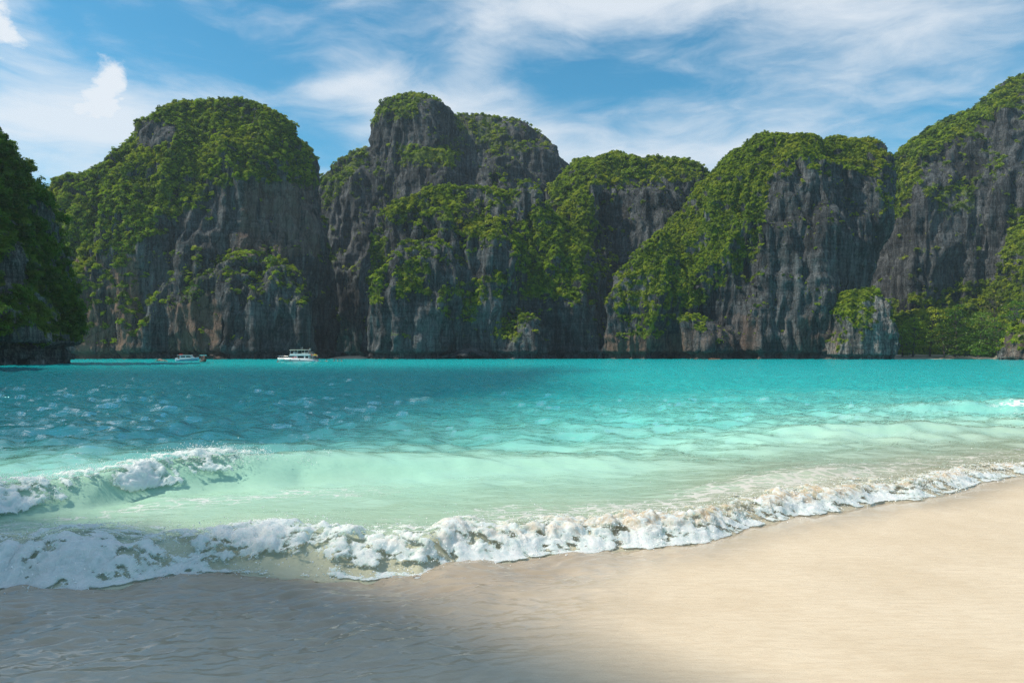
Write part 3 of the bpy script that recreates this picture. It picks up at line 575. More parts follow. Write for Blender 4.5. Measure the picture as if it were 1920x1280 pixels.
def build_water():
    AP = 4.0; cols, rows = 800, 400
    m = np.linspace(-1.25, 1.25, cols); m = m * (0.75 + 0.25 * np.abs(m) / 1.25)
    ms = _sh[:, 0] / (_sh[:, 1] + AP); ys0 = np.interp(m, ms, _sh[:, 1])
    # settle each ray on the wavy water line
    for _ in range(6): ys0 = shore_y(m * (ys0 + AP))
    e = 0.95 * (np.exp(6.28 * np.linspace(0, 1, rows)) - 1) - 0.06
    Y = ys0[None, :] + e[:, None]; X = m[None, :] * (Y + AP)
    Z = water_z(X, Y)
    s = Y - shore_y(X)
    Z[0] = -0.02; Z[1] = np.minimum(Z[1], 0.0)
    V = np.stack([X, Y, Z], -1).reshape(-1, 3)
    me = mesh_np('sea', V, grid_faces(rows, cols))
    add_attr(me, 'off', s.ravel())
    # sea floor depth: shelving sand, a deeper channel on the side of the headland
    chan = sstep(-X + 0.13 * Y + 6 * perlin(X / 22, Y / 30, 4.4), -3, 9) * sstep(Y, 9, 17) * sstep(Y, 150, 60)
    add_attr(me, 'chan', chan.ravel())
    sandy = np.exp(-np.clip(s - 0.2, 0, None) / np.interp(X, [-6, -1, 2, 6, 10], [0.35, 0.6, 1.3, 2.4, 2.8])) 
    sandy = sandy * np.interp(X, [-3.5, 0.5, 3], [0.25, 0.8, 1.0]); add_attr(me, 'sandy', np.clip(sandy, 0, 1).ravel())
    # foam lace: trails left behind by the breakers
    lace = np.exp(-((s - 1.6) / 1.1) ** 2) * np.interp(X, [-8, -2, 0, 3, 9], [0.45, 0.40, 0.66, 0.74, 0.60])
    c = Y - crest_y(X); lace = np.maximum(lace, np.exp(-((c + 1.0) / 0.8) ** 2) * sstep(-X, 0.2, 2.6) * 0.62)
    c3 = (Y - (24.3 + 0.12 * (X - 17))); lace = np.maximum(lace, np.exp(-((X - 20.0) / 3.4) ** 2) * np.exp(-((c3) / 0.4) ** 2) * 1.15)
    c6 = (Y - (10.4 + 0.42 * (X - 4.2))); lace = np.maximum(lace, np.exp(-((X - 4.6) / 1.6) ** 2) * np.exp(-(c6 / 0.5) ** 2) * 0.75)
    add_attr(me, 'lace', lace.ravel())
    m_, t, out = new_mat('sea_water')
    pos = t.node('ShaderNodeNewGeometry').outputs['Position']
    off = t.attr('off').outputs['Fac']; ch = t.attr('chan').outputs['Fac']; sd = t.attr('sandy').outputs['Fac']; lc = t.attr('lace').outputs['Fac']
    wob = t.m('MULTIPLY', t.m('SUBTRACT', t.noise(t.mapping(pos, (0.12, 0.3, 1)), 1.0, 4, 0.6).outputs[0], 0.5), 0.9)
    dep = t.m('ADD', t.m('LOGARITHM', t.m('ADD', t.m('MAXIMUM', off, 0.0), 1.0), 2.71828), wob)   # 0 .. ~6
    bodyc = t.ramp(t.m('DIVIDE', dep, 6.0), [(0.0, (0.66, 0.70, 0.52)), (0.17, (0.55, 0.74, 0.55)), (0.30, (0.42, 0.72, 0.56)), (0.42, (0.15, 0.58, 0.50)), (0.55, (0.022, 0.44, 0.43)), (0.75, (0.006, 0.40, 0.41)), (1.0, (0.004, 0.37, 0.39))])
    patch = t.mr(t.noise(t.mapping(pos, (0.02, 0.05, 1)), 1.0, 4, 0.6).outputs[0], 0.45, 0.75)
    bodyc = t.mix(t.m('MULTIPLY', patch, 0.15), bodyc, (0.002, 0.20, 0.24))
    bodyc = t.mix(t.m('MULTIPLY', ch, 0.92), bodyc, (0.003, 0.105, 0.145))
    bodyc = t.mix(t.m('MULTIPLY', sd, 0.92), bodyc, t.mix(t.noise(pos, 2.5, 5, 0.65).outputs[0], (0.50, 0.42, 0.28), (0.66, 0.58, 0.44)))
    lacen = t.noise(t.mapping(pos, (1.6, 3.6, 1.6)), 1.0, 7, 0.65, 1.2).outputs[0]
    cells = t.node('ShaderNodeTexVoronoi', feature='DISTANCE_TO_EDGE'); t.put(cells.inputs['Vector'], t.vm('ADD', t.mapping(pos, (3.0, 5.5, 3.0)), t.vm('MULTIPLY', t.noise(pos, 3.0, 4, 0.6).outputs['Color'], (1.6, 1.6, 1.6)))); cells.inputs['Scale'].default_value = 1.0
    web = t.m('SUBTRACT', 0.30, t.m('MULTIPLY', cells.outputs[0], 1.6))
    fo = t.mr(t.m('ADD', t.m('ADD', t.m('MULTIPLY', lacen, 1.0), web), t.m('MULTIPLY', lc, 0.85)), 1.08, 1.42)
    fo = t.m('MULTIPLY', fo, t.mr(lc, 0.04, 0.25))
    bodyc = t.mix(fo, bodyc, t.mix(sd, (0.80, 0.80, 0.78), (0.74, 0.66, 0.54)))
    bm_ = t.noise(t.mapping(pos, (1.3, 3.2, 1)), 1.0, 5, 0.6, 0.3).outputs[0]
    bs = t.noise(t.mapping(pos, (5.0, 11.0, 5)), 1.0, 4, 0.6, 0.3).outputs[0]
    amp = t.mr(off, 3.0, 30.0, 0.15, 1.0)
    nb = t.bump(bm_, amp, 0.22)
    nb = t.bump(bs, t.mr(off, 0.3, 3.0, 0.35, 0.8), 0.012, nb)
    d = t.node('ShaderNodeBsdfDiffuse'); t.put(d.inputs[0], bodyc); t.put(d.inputs['Normal'], nb)
    tr = t.node('ShaderNodeBsdfTranslucent'); t.put(tr.inputs[0], bodyc); t.put(tr.inputs['Normal'], nb)
    g = t.node('ShaderNodeBsdfGlossy'); t.put(g.inputs['Roughness'], t.m('ADD', 0.04, t.m('MULTIPLY', fo, 0.5))); g.inputs[0].default_value = (1, 1, 1, 1); t.put(g.inputs['Normal'], nb)
    fr = t.node('ShaderNodeFresnel'); fr.inputs[0].default_value = 1.333; t.put(fr.inputs['Normal'], nb)
    mx = t.node('ShaderNodeMixShader'); t.put(mx.inputs[0], t.mr(off, 2.5, 7.0, 0.28, 0.0)); t.l.new(d.outputs[0], mx.inputs[1]); t.l.new(tr.outputs[0], mx.inputs[2])
    m2 = t.node('ShaderNodeMixShader'); t.put(m2.inputs[0], t.m('MULTIPLY', fr.outputs[0], t.m('SUBTRACT', 1.0, t.m('MULTIPLY', fo, 0.8))))
    t.l.new(mx.outputs[0], m2.inputs[1]); t.l.new(g.outputs[0], m2.inputs[2]); t.l.new(m2.outputs[0], out.inputs[0])
    return link('sea', me, m_, kind='structure', label='turquoise bay water')
build_water()

# ------------------------------------------------------------------ beach
def build_beach():
    ys = np.concatenate([np.linspace(-9, 2.6, 20, endpoint=False), np.linspace(2.6, 7.0, 200, endpoint=False), np.linspace(7.0, 12, 50, endpoint=False), np.linspace(12, 30, 20)])
    mx_ = np.linspace(-1.1, 1.1, 500)
    Y = np.repeat(ys[:, None], len(mx_), 1); X = mx_[None, :] * (np.abs(Y) * 0.95 + 4.5)
    s = Y - shore_y(X)
    z = np.where(s > 0, -0.03 - 0.10 * s, 0.010 * np.clip(-s, 0, 12))
    wet = sstep(-X + 0.9, -0.8, 1.3) * sstep(s, -4, -0.1) + 0.5 * sstep(s, -1.1, 0.0)
    ang = 0.30
    xr = X * math.cos(ang) + Y * math.sin(ang); yr = -X * math.sin(ang) + Y * math.cos(ang)
    rip = 0.0065 * (0.3 - np.abs(perlin(xr / 0.42, yr / 0.15, 1.1))) + 0.0055 * (0.3 - np.abs(perlin(xr / 0.20 + 2, yr / 0.08, 2.1))) + 0.010 * perlin(X / 0.9, Y / 0.5, 9.1)
    rip2 = 0.0035 * perlin(X / 0.5, Y / 0.045 + X * 1.2, 4.1) + 0.010 * fbm(X / 2.2, Y / 1.1, 4.4, 2)
    near = sstep(np.abs(Y - 6), 8, 3)
    w_ = np.clip(wet, 0, 1)
    z = z + near * (rip * w_ * 6.0 + rip2 * (1 - 0.7 * w_))
    me = mesh_np('beach', np.stack([X, Y, z], -1).reshape(-1, 3), grid_faces(len(ys), len(mx_)))
    add_attr(me, 'wet', w_.ravel())
    m_, t, out = new_mat('wet_sand')
    pos = t.node('ShaderNodeNewGeometry').outputs['Position']; wt = t.attr('wet').outputs['Fac']
    n1 = t.noise(pos, 0.9, 6, 0.6).outputs[0]; n2 = t.noise(t.mapping(pos, (5, 26, 5), (0, 0, rad(-9))), 1.0, 6, 0.7, 0.4).outputs[0]; n3 = t.noise(pos, 110, 4, 0.75).outputs[0]
    c = t.mix(t.mr(n1, 0.3, 0.7), (0.62, 0.50, 0.355), (0.70, 0.58, 0.43))
    c = t.mix(t.m('MULTIPLY', t.mr(n2, 0.42, 0.62), 0.30), c, (0.50, 0.375, 0.245))
    c = t.mix(t.m('MULTIPLY', t.mr(n3, 0.45, 0.7), 0.30), c, (0.70, 0.60, 0.45))
    c = t.mix(t.m('MULTIPLY', wt, 0.62), c, (0.185, 0.145, 0.105))
    h = t.m('ADD', t.m('MULTIPLY', n2, 0.7), t.m('MULTIPLY', n3, 0.25))
    nb = t.bump(h, t.mr(wt, 0, 1, 0.8, 0.3), 0.016)
    film = t.noise(t.mapping(pos, (7, 22, 7), (0, 0, rad(-16))), 1.0, 3, 0.5, 0.6).outputs[0]
    nc = t.bump(film, t.mr(wt, 0, 1, 0.25, 0.6), 0.004)
    principled(t, out, **{'Base Color': c, 'Roughness': t.mr(wt, 0, 1, 0.62, 0.5), 'Normal': nb, 'Coat Weight': t.mr(wt, 0.0, 0.6, 0.12, 1.0), 'Coat Roughness': t.mr(wt, 0, 0.7, 0.35, 0.03), 'Coat IOR': 1.42, 'Coat Normal': nc, 'Specular IOR Level': 0.3})
    return link('beach', me, m_, kind='structure', label='smooth pale wet sand beach')
build_beach()

# ------------------------------------------------------------------ foam
def foam_material():
    m_, t, out = new_mat('sea_foam')
    pos = t.node('ShaderNodeNewGeometry').outputs['Position']
    sandy = t.attr('sandy').outputs['Fac']; thin = t.attr('thin').outputs['Fac']
    n = t.noise(pos, 9.0, 6, 0.65, 0.6).outputs[0]; n2 = t.noise(pos, 30.0, 5, 0.72, 0.8).outputs[0]
    c = t.mix(t.mr(n, 0.35, 0.7), (0.80, 0.86, 0.87), (0.95, 0.95, 0.95))
    c = t.mix(t.m('MULTIPLY', sandy, t.mr(n, 0.35, 0.62)), c, (0.62, 0.48, 0.32))
    c = t.mix(t.m('MULTIPLY', thin, t.mr(n2, 0.35, 0.65)), c, (0.38, 0.60, 0.50))
    bub = t.node('ShaderNodeTexVoronoi'); t.put(bub.inputs['Vector'], pos); bub.inputs['Scale'].default_value = 85
    h = t.m('ADD', t.m('MULTIPLY', n2, 0.8), t.m('MULTIPLY', bub.outputs[0], 0.6))
    nb = t.bump(h, 0.5, 0.014)
    d = t.node('ShaderNodeBsdfPrincipled'); t.put(d.inputs['Base Color'], c); d.inputs['Roughness'].default_value = 0.45; t.put(d.inputs['Normal'], nb); d.inputs['Subsurface Weight'].default_value = 0.85; d.inputs['Subsurface Radius'].default_value = (0.08, 0.085, 0.085); d.inputs['Subsurface Scale'].default_value = 1.0; d.inputs['Specular IOR Level'].default_value = 0.35
    tr = t.node('ShaderNodeBsdfTranslucent'); t.put(tr.inputs[0], c)
    mx = t.node('ShaderNodeMixShader'); mx.inputs[0].default_value = 0.25; t.l.new(d.outputs[0], mx.inputs[1]); t.l.new(tr.outputs[0], mx.inputs[2])
    tp = t.node('ShaderNodeBsdfTransparent')
    al = t.mr(t.m('SUBTRACT', t.m('ADD', t.m('MULTIPLY', n, 0.6), t.m('MULTIPLY', n2, 0.6)), t.m('MULTIPLY', thin, 0.66)), 0.14, 0.34)
    m2 = t.node('ShaderNodeMixShader'); t.put(m2.inputs[0], al); t.l.new(tp.outputs[0], m2.inputs[1]); t.l.new(mx.outputs[0], m2.inputs[2])
    t.l.new(m2.outputs[0], out.inputs[0]); return m_
FOAM = foam_material()
DROP = simple('spray_drop', (0.92, 0.94, 0.94), 0.25)
PROTO_DROP = bpy.data.collections.new('drop')
for i in range(3):
    bm = bmesh.new(); bmesh.ops.create_icosphere(bm, subdivisions=1, radius=1)
    for v_ in bm.verts: v_.co *= random.uniform(0.7, 1.25)
    dm = bpy.data.meshes.new('drop'); bm.to_mesh(dm); bm.free(); dm.materials.append(DROP)
    for p_ in dm.polygons: p_.use_smooth = True
    PROTO_DROP.objects.link(bpy.data.objects.new('drop', dm))
SC_DROP = scatter_group(PROTO_DROP)
def foam_sheet(name, label, line_y, xs, cs, amount, lift, sandyf, spray_n, spray_zone):
    """froth riding on a breaker; xs along the wave, cs across it (0 = toe, positive = seaward); amount(x,c) says where there is froth"""
    X = np.repeat(xs[None, :], len(cs), 0); C = np.repeat(cs[:, None], len(xs), 1)
    Y = line_y(X) + C
    Z = water_z(X, Y, False)
    e = 0.02; nx = -(water_z(X + e, Y, False) - Z) / e; ny = -(water_z(X, Y + e, False) - Z) / e
    nn = np.stack([nx * 0.6, ny * 0.6 - 0.08, np.ones_like(nx)], -1); nn /= np.linalg.norm(nn, axis=-1)[..., None]
    am = amount(X, C)
    wx = X + 0.10 * fbm(X / 0.3, Y / 0.3, 4.2, 2); wy = Y + 0.10 * fbm(X / 0.3 + 9, Y / 0.3, 5.2, 2)
    b1 = billow(wx / 0.50, wy / 0.34, Z / 0.3 + 1.3, 2, 0.5); b2 = billow(wx / 0.15 + 5, wy / 0.11, Z / 0.1 + 2.3, 3, 0.5); f3 = fbm(X / 0.9, Y / 0.5, 7.7, 3)
    f2 = fbm(wx / 0.28, wy / 0.16, Z / 0.2 + 8.1, 3, 0.5)
    rag = fbm(X / 0.24 + 3, Y / 0.12, 3.1, 5, 0.66)
    mask = am * 1.35 + 0.46 * f3 + 0.52 * rag - 0.52
    body = sstep(mask, -0.05, 0.55)
    hgt = lift(X, C) * body * (0.40 + 0.55 * b1 + 0.50 * b2 + 0.55 * f2) + 0.010 * np.clip(mask, -4, 1)
    hgt = np.where(mask < 0, -0.022 * np.clip(-mask * 2, 0.1, 1), hgt + 0.004)
    Pn = np.stack([X, Y, Z], -1) + nn * hgt[..., None]
    # froth tumbles towards the beach
    Pn[..., 1] -= 0.12 * hgt.clip(0) * body
    thin = 1 - sstep(mask + 0.15 * f2, 0.05, 1.0)
    V = Pn.reshape(-1, 3); Fq = grid_faces(len(cs), len(xs))
    keep = (mask.ravel()[Fq].max(1) > -0.12); Fq = Fq[keep]
    us = np.unique(Fq); remap = np.full(len(V), -1); remap[us] = np.arange(len(us))
    Fq = remap[Fq]; V = V[us]; thin = thin.ravel()[us]; sand = sandyf(X, C).ravel()[us]
    quad = Fq
    # thrown drops
    w_ = spray_zone(X, C) * (mask > -0.25); w_ = (w_ / w_.sum()).ravel()
    pick = RNG.choice(w_.size, spray_n, p=w_); base = Pn.reshape(-1, 3)[pick]
    base[:, 2] = np.maximum(base[:, 2], Z.ravel()[pick])
    j = RNG.normal(size=(spray_n, 3)) * np.array((0.05, 0.05, 0.02)); j[:, 2] += RNG.exponential(0.030, spray_n); j[:, 1] -= RNG.exponential(0.03, spray_n)
    base = base + j; r = 0.0014 + 0.0045 * RNG.random(spray_n) ** 3.5
    me = mesh_np(name, V, quad, True)
    add_attr(me, 'thin', thin); add_attr(me, 'sandy', sand)
    sm = bpy.data.meshes.new('sea_spray'); sm.vertices.add(spray_n); sm.vertices.foreach_set('co', base.astype(np.float32).ravel())
    at = sm.attributes.new('idx', 'INT', 'POINT'); at.data.foreach_set('value', RNG.integers(0, 3, spray_n).astype(np.int32))
    for nm, arr in (('rot', RNG.uniform(0, 6.28, (spray_n, 3))), ('scl', r[:, None] * RNG.uniform(0.7, 1.9, (spray_n, 3)))):
        at = sm.attributes.new(nm, 'FLOAT_VECTOR', 'POINT'); at.data.foreach_set('vector', arr.astype(np.float32).ravel())
    so = link('sea_spray', sm, kind='stuff', label='drops thrown up by ' + label); md = so.modifiers.new('scatter', 'NODES'); md.node_group = SC_DROP
    print('foam', name, len(quad) * 2)
    return link(name, me, FOAM, kind='stuff', label=label)
def am1(x, c):
    wd = bore_w(x); a = sstep(c, -0.10, 0.0) * (1 - sstep(c, wd * 0.75, wd * 1.3))
    a = a * np.interp(x, [-8, -3, -1, 6, 9, 12], [0.95, 0.9, 1.0, 0.92, 0.75, 0.6])
    gap = np.exp(-((c - 0.10) / 0.10) ** 2) * (np.exp(-((x + 2.0) / 0.45) ** 2) + 0.8 * np.exp(-((x + 0.95) / 0.3) ** 2))
    back = sstep(c, 0.38, 0.85) * np.interp(x, [-9, -3, -0.8, 0.5, 2, 9], [0.34, 0.34, 0.28, 0.24, 0.42, 0.42])
    return a * (1 - back) - 0.75 * gap
foam_sheet('shore_break_foam', 'white tumbling foam of the wave breaking onto the sand', shore_y, np.linspace(-8.5, 11.5, 1500), np.concatenate([np.linspace(-0.12, 0.7, 76, endpoint=False), np.linspace(0.7, 2.2, 80)]), am1,
    lambda x, c: np.interp(x, [-8, -1, 1, 5, 9], [0.060, 0.085, 0.078, 0.066, 0.04]) * (1 + 0.5 * perlin(x * 0.8 + 2, 8.3, 1.2)) * (1 - 0.75 * sstep(c, 0.3, 1.3)) * (0.10 + 0.9 * sstep(c, -0.05, 0.32)),
    lambda x, c: np.interp(x, [-2, 0.2, 2, 9], [0.0, 0.6, 1.0, 1.0]) * sstep(c, 0.14, 0.36), 22000,
    lambda x, c: np.exp(-((c - 0.25) / 0.25) ** 2) + 0.15)
def am2(x, c):
    a = sstep(c, -0.22, 0.02) * (1 - sstep(c, 0.66, 1.05))
    lf = np.interp(x, [-12, -7, -6.2, -5.75, -5.45, -5.2, -4.5, -4.15, -3.75], [0.85, 0.85, 0.85, 0.7, 0.55, 0.85, 0.9, 0.7, 0.0])
    low = np.interp(x, [-6.3, -5.7, -5.45, -5.15, -4.75, -4.55, -4.2, -3.7], [-0.25, -0.1, 0.26, -0.06, -0.10, 0.14, 0.08, 0.45])
    return np.where(c < low, 0.0, a) * lf + np.where(x < -5.7, sstep(c, -0.9, -0.55) * (1 - sstep(c, -0.1, 0.2)) * 0.75 * sstep(-x, 5.7, 6.1), 0)
foam_sheet('rolling_wave_foam', 'white foam curling off the second wave behind the shore break', crest_y, np.linspace(-11.5, -3.0, 700), np.concatenate([np.linspace(-1.0, 0.0, 50, endpoint=False), np.linspace(0.0, 0.9, 90, endpoint=False), np.linspace(0.9, 1.6, 20)]), am2,
    lambda x, c: 0.066 * sstep(c, -0.9, 0.3), lambda x, c: np.zeros_like(x), 14000,
    lambda x, c: np.exp(-((c - 0.5) / 0.25) ** 2) * np.interp(x, [-11, -5, -4.4, -3.2], [0.3, 0.6, 1.4, 1.2]))

# ------------------------------------------------------------------ far beaches, boulders
SAND_FAR = simple('far_sand', (0.42, 0.37, 0.29), 0.9, 0, 0.2)
def far_beach(name, label, p0, p1, D, depth, rise):
    n, m = 90, 12; u = np.linspace(0, 1, n); v = np.linspace(0, 1, m)
    U, V_ = np.meshgrid(u, v); X = ((p0 + (p1 - p0) * U) - 960) / FPX * D
    Y = D + depth * V_ + 3 * np.sin(U * 5) + 1.5 * perlin(X / 8, 0.5, 0.2)
    Z = -0.6 + (rise + 0.6) * V_ ** 0.7 * (0.35 + 0.65 * np.sin(np.pi * np.clip(U, 0.02, 0.98)) ** 0.4) + 0.12 * perlin(X / 3, Y / 3, 0.2)
    link(name, mesh_np(name, np.stack([X, Y, Z], -1).reshape(-1, 3), grid_faces(m, n)), SAND_FAR, kind='structure', label=label)
far_beach('far_beach', 'narrow grey sand beach under the trees', 1660, 1915, 276, 26, 1.9)
far_beach('cove_beach', 'tiny sand strip in the dark cleft between the dome and the buttress', 596, 672, 286, 24, 1.3)

def boulder(name, label, cx, cy, rx, ry, rz, seed, mat, peaks=(), z0=-0.25):
    bm = bmesh.new(); bmesh.ops.create_icosphere(bm, subdivisions=5, radius=1.0)
    v = np.array([q.co[:] for q in bm.verts]); d = 1 + 0.30 * perlin(v[:, 0] * 1.3 + seed, v[:, 1] * 1.3, v[:, 2] * 1.3) + 0.16 * (0.3 - np.abs(perlin(v[:, 0] * 3 + seed, v[:, 1] * 3, v[:, 2] * 3))) + 0.06 * fbm(v[:, 0] * 8, v[:, 1] * 8 + seed, v[:, 2] * 8, 3)
    w_ = v * d[:, None]
    for (a, h, wd) in peaks: w_[:, 2] += np.where(v[:, 2] > 0, h * np.exp(-((v[:, 0] - a) / wd) ** 2), 0)
    w_ = w_ * np.array((rx, ry, rz))
    for q, c in zip(bm.verts, w_): q.co = c
    for f in bm.faces: f.smooth = True
    me = bpy.data.meshes.new(name); bm.to_mesh(me); bm.free(); add_attr(me, 'veg', np.zeros(len(w_))); add_attr(me, 'red', np.full(len(w_), 0.4))
    o = link(name, me, mat, label=label, category='rock'); o.location = (cx, cy, z0); return o
ROCK_SMALL = rock_material('boulder_stone', (0.20, 0.18, 0.14), (0.50, 0.46, 0.36), 0.3, 0.12)
c = px(301, 677, 194); boulder('boulder', 'low pale jagged rock awash beside the small white speedboat', c[0], c[1], 2.0, 1.2, 0.5, 3.0, ROCK_SMALL, [(-0.1, 0.9, 0.28), (0.55, 0.35, 0.3)])
c = px(1874, 668, 268); boulder('boulder', 'rounded boulder on the small beach next to the pale outcrop', c[0], c[1], 2.2, 1.8, 1.5, 9.0, ROCK_SMALL, z0=0.2)
c = px(1340, 669, 258); boulder('boulder', 'flat reddish rock slab at the foot of the grassy peak', c[0], c[1], 3.0, 1.6, 0.7, 21.0, rock_material('red_slab', (0.14, 0.085, 0.05), (0.34, 0.21, 0.13), 0.6, 0.2))

# ------------------------------------------------------------------ trees
def tube(bm, pts, rads, seg=6):
    rings = []
    for i, p in enumerate(pts):
        a = Vector(pts[min(i + 1, len(pts) - 1)]) - Vector(pts[max(i - 1, 0)]); q = a.to_track_quat('Z', 'Y')
        rings.append([bm.verts.new(Vector(p) + q @ Vector((math.cos(t_) * rads[i], math.sin(t_) * rads[i], 0))) for t_ in np.linspace(0, 2 * math.pi, seg, endpoint=False)])
    for r0, r1 in zip(rings, rings[1:]):
        for i in range(seg): bm.faces.new((r0[i], r0[(i + 1) % seg], r1[(i + 1) % seg], r1[i]))
    bm.faces.new(rings[0][::-1]); bm.faces.new(rings[-1])
def tree(name, label, loc, h, r, seed, mat, category='tree', group=None, tiers=16, leaf=0.55, per=110, low=0.25, lean=(0, 0)):
    rng = np.random.default_rng(seed); root = empty(name, loc, 0, label, category, group)
    bm = bmesh.new(); trunk = [(lean[0] * f * h + 0.04 * h * math.sin(3 * f + seed), lean[1] * f * h + 0.03 * h * math.cos(2.3 * f + seed), f * h * 0.92 - 0.3) for f in np.linspace(0, 1, 8)]
    tube(bm, trunk, [0.022 * h * (1 - 0.85 * f) + 0.02 for f in np.linspace(0, 1, 8)], 8)
    V = []; Fc = []
    for k in range(tiers):
        f = low + (1 - low) * (k + 0.5) / tiers; ti = trunk[min(7, int(f * 7))]
        env = math.sin(math.pi * min(1.0, 0.18 + 0.80 * (f - low) / (1 - low))) ** 0.7
        a = k * 2.4 + rng.uniform(-0.5, 0.5); rr = r * env * rng.uniform(0.35, 0.8)
        c = np.array((ti[0] + rr * math.cos(a), ti[1] + rr * math.sin(a), f * h + rng.uniform(-0.03, 0.03) * h))
        tube(bm, [ti, tuple((np.array(ti) * 0.5 + c * 0.5) + np.array((0, 0, 0.02 * h))), tuple(c - np.array((0, 0, 0.3)))], [0.009 * h, 0.006 * h, 0.002 * h], 5)
        pr = r * rng.uniform(0.32, 0.55) * (0.6 + 0.4 * env)
        for j in range(per):
            q = rng.normal(size=2) * 0.5; d = min(1.4, math.hypot(*q)); p = c + np.array((q[0] * pr, q[1] * pr, rng.normal() * 0.10 * pr - 0.22 * pr * d * d))
            nn = np.array((q[0] * 0.5, q[1] * 0.5, 1.0)) + rng.normal(size=3) * 0.45; nn /= np.linalg.norm(nn)
            u = np.cross(nn, rng.normal(size=3)); u /= np.linalg.norm(u); w_ = np.cross(nn, u); s_ = leaf * rng.uniform(0.6, 1.3); b = len(V)
            V += [p - u * s_ * 0.5, p + w_ * s_ * 0.3 + nn * 0.05 * s_, p + u * s_ * 0.5 - nn * 0.15 * s_, p - w_ * s_ * 0.3]; Fc.append((b, b + 1, b + 2, b + 3))
    tm = bpy.data.meshes.new('trunk'); bm.to_mesh(tm); bm.free(); link('trunk', tm, BARK, root)
    link('crown', mesh_np('crown', np.array(V), np.array(Fc), False), mat, root)
    return root
TREES = [(1838, 584, 44, 283, LEAF_BRIGHT, 'broadleaf_tree', 'bright green tree with tiered level branches at the middle of the grove', 18, 0.3),
         (1790, 572, 36, 288, LEAF_BRIGHT, 'broadleaf_tree', 'green tree with outstretched sunlit upper branches beside the dark jungle', 12, 0.5),
         (1903, 566, 40, 284, LEAF_BRIGHT, 'broadleaf_tree', 'dense bright green tree above the pale outcrop', 16, 0.25),
         (1868, 556, 34, 297, LEAF_DRY, 'broadleaf_tree', 'tree with a thin brownish half-bare crown rising above the grove', 12, 0.55),
         (1838, 642, 22, 277, LEAF_BRIGHT, 'young_tree', 'low bright green bushy tree overhanging the small beach', 9, 0.15),
         (1794, 634, 20, 279, LEAF, 'young_tree', 'low dark green bush at the top of the small beach', 9, 0.1),
         (1747, 577, 36, 293, LEAF, 'broadleaf_tree', 'tall shaded tree in front of the massif wall', 16, 0.3),
         (1712, 592, 30, 290, LEAF, 'broadleaf_tree', 'shaded tree standing next to the rock pinnacle', 14, 0.2),
         (1690, 618, 22, 289, LEAF, 'young_tree', 'small shaded tree tucked against the rock pinnacle', 10, 0.15),
         (1768, 606, 28, 284, LEAF, 'broadleaf_tree', 'dark spreading tree leaning over the small beach', 14, 0.25)]
for i, (p, q, hw, D, mt, nm, lb, ti, lw) in enumerate(TREES):
    x, y, zt = px(p, q, D); tree(nm, lb, (x, y, 1.2), zt - 1.2, hw / FPX * D, 100 + i, mt, group='trees of the beach grove', tiers=int(ti * 1.6), leaf=0.7, per=95, low=lw * 0.45)

# single trees and bushes clinging to the rock, each rooted where its ledge is
from mathutils.bvhtree import BVHTree
_bvh = {}
def on_cliff(key, p, q):
    if key not in _bvh:
        me = CLIFF_DATA[key][0].data; _bvh[key] = BVHTree.FromPolygons([v.co for v in me.vertices], [tuple(f.vertices) for f in me.polygons])
    d = Vector(((p - 960) / FPX, 1.0, (HOR - q) / FPX)).normalized(); hit = _bvh[key].ray_cast(Vector((0, 0, CAM_H)), d)
    return hit[0]
SHRUBS = [('B', 362, 562, 15, 34, 'bright spreading tree on a ledge above the small speedboat'), ('B', 352, 528, 11, 22, 'small tree on the ledge just over the bright spreading tree'),
          ('B', 462, 488, 18, 20, 'bushy tree crowning the buttress above the big yacht'), ('B', 510, 494, 12, 16, 'small bush at the shoulder of the buttress above the big yacht'),
          ('B', 428, 516, 12, 18, 'yellowish bush hanging on the face of the front buttress'), ('B', 566, 570, 10, 8, 'tiny tuft of green low on the wall above the yacht roof'),
          ('B', 228, 480, 20, 26, 'dark bushy tree on the shoulder of the dome over its reddish wall'),
          ('D', 868, 606, 10, 26, 'narrow green bush on the fluted wall of the buttress'), ('D', 770, 545, 16, 30, 'bushy tree in the hollow of the buttress nearest the cleft'), ('D', 962, 622, 12, 22, 'small bush low on the buttress above the water'),
          ('F', 1405, 478, 16, 26, 'dark rounded tree at the edge of the grassy flank'), ('F', 1172, 640, 12, 16, 'bright bush on the rocky foot of the grassy peak'), ('F', 1348, 648, 8, 14, 'little bush near the waterline below the grassy peak'),
          ('F', 1537, 664, 8, 22, 'round green bush in the gap beside the pinnacle'), ('G', 1634, 624, 9, 16, 'leafy bright bush growing on the face of the pinnacle')]
for i, (k, p, q, hw, hp, lb) in enumerate(SHRUBS):
    h = on_cliff(k, p, q)
    if h is None: print('shrub missed', k, p, q); continue
    D = h.y; tree('cliff_shrub', lb, (h.x, h.y + 0.3, h.z), hp / FPX * D, hw / FPX * D, 300 + i, LEAF_BRIGHT if i % 3 == 0 else LEAF, 'shrub', 'single shrubs on the cliffs', tiers=8, leaf=0.55, per=60, low=0.2, lean=(0, -0.15))

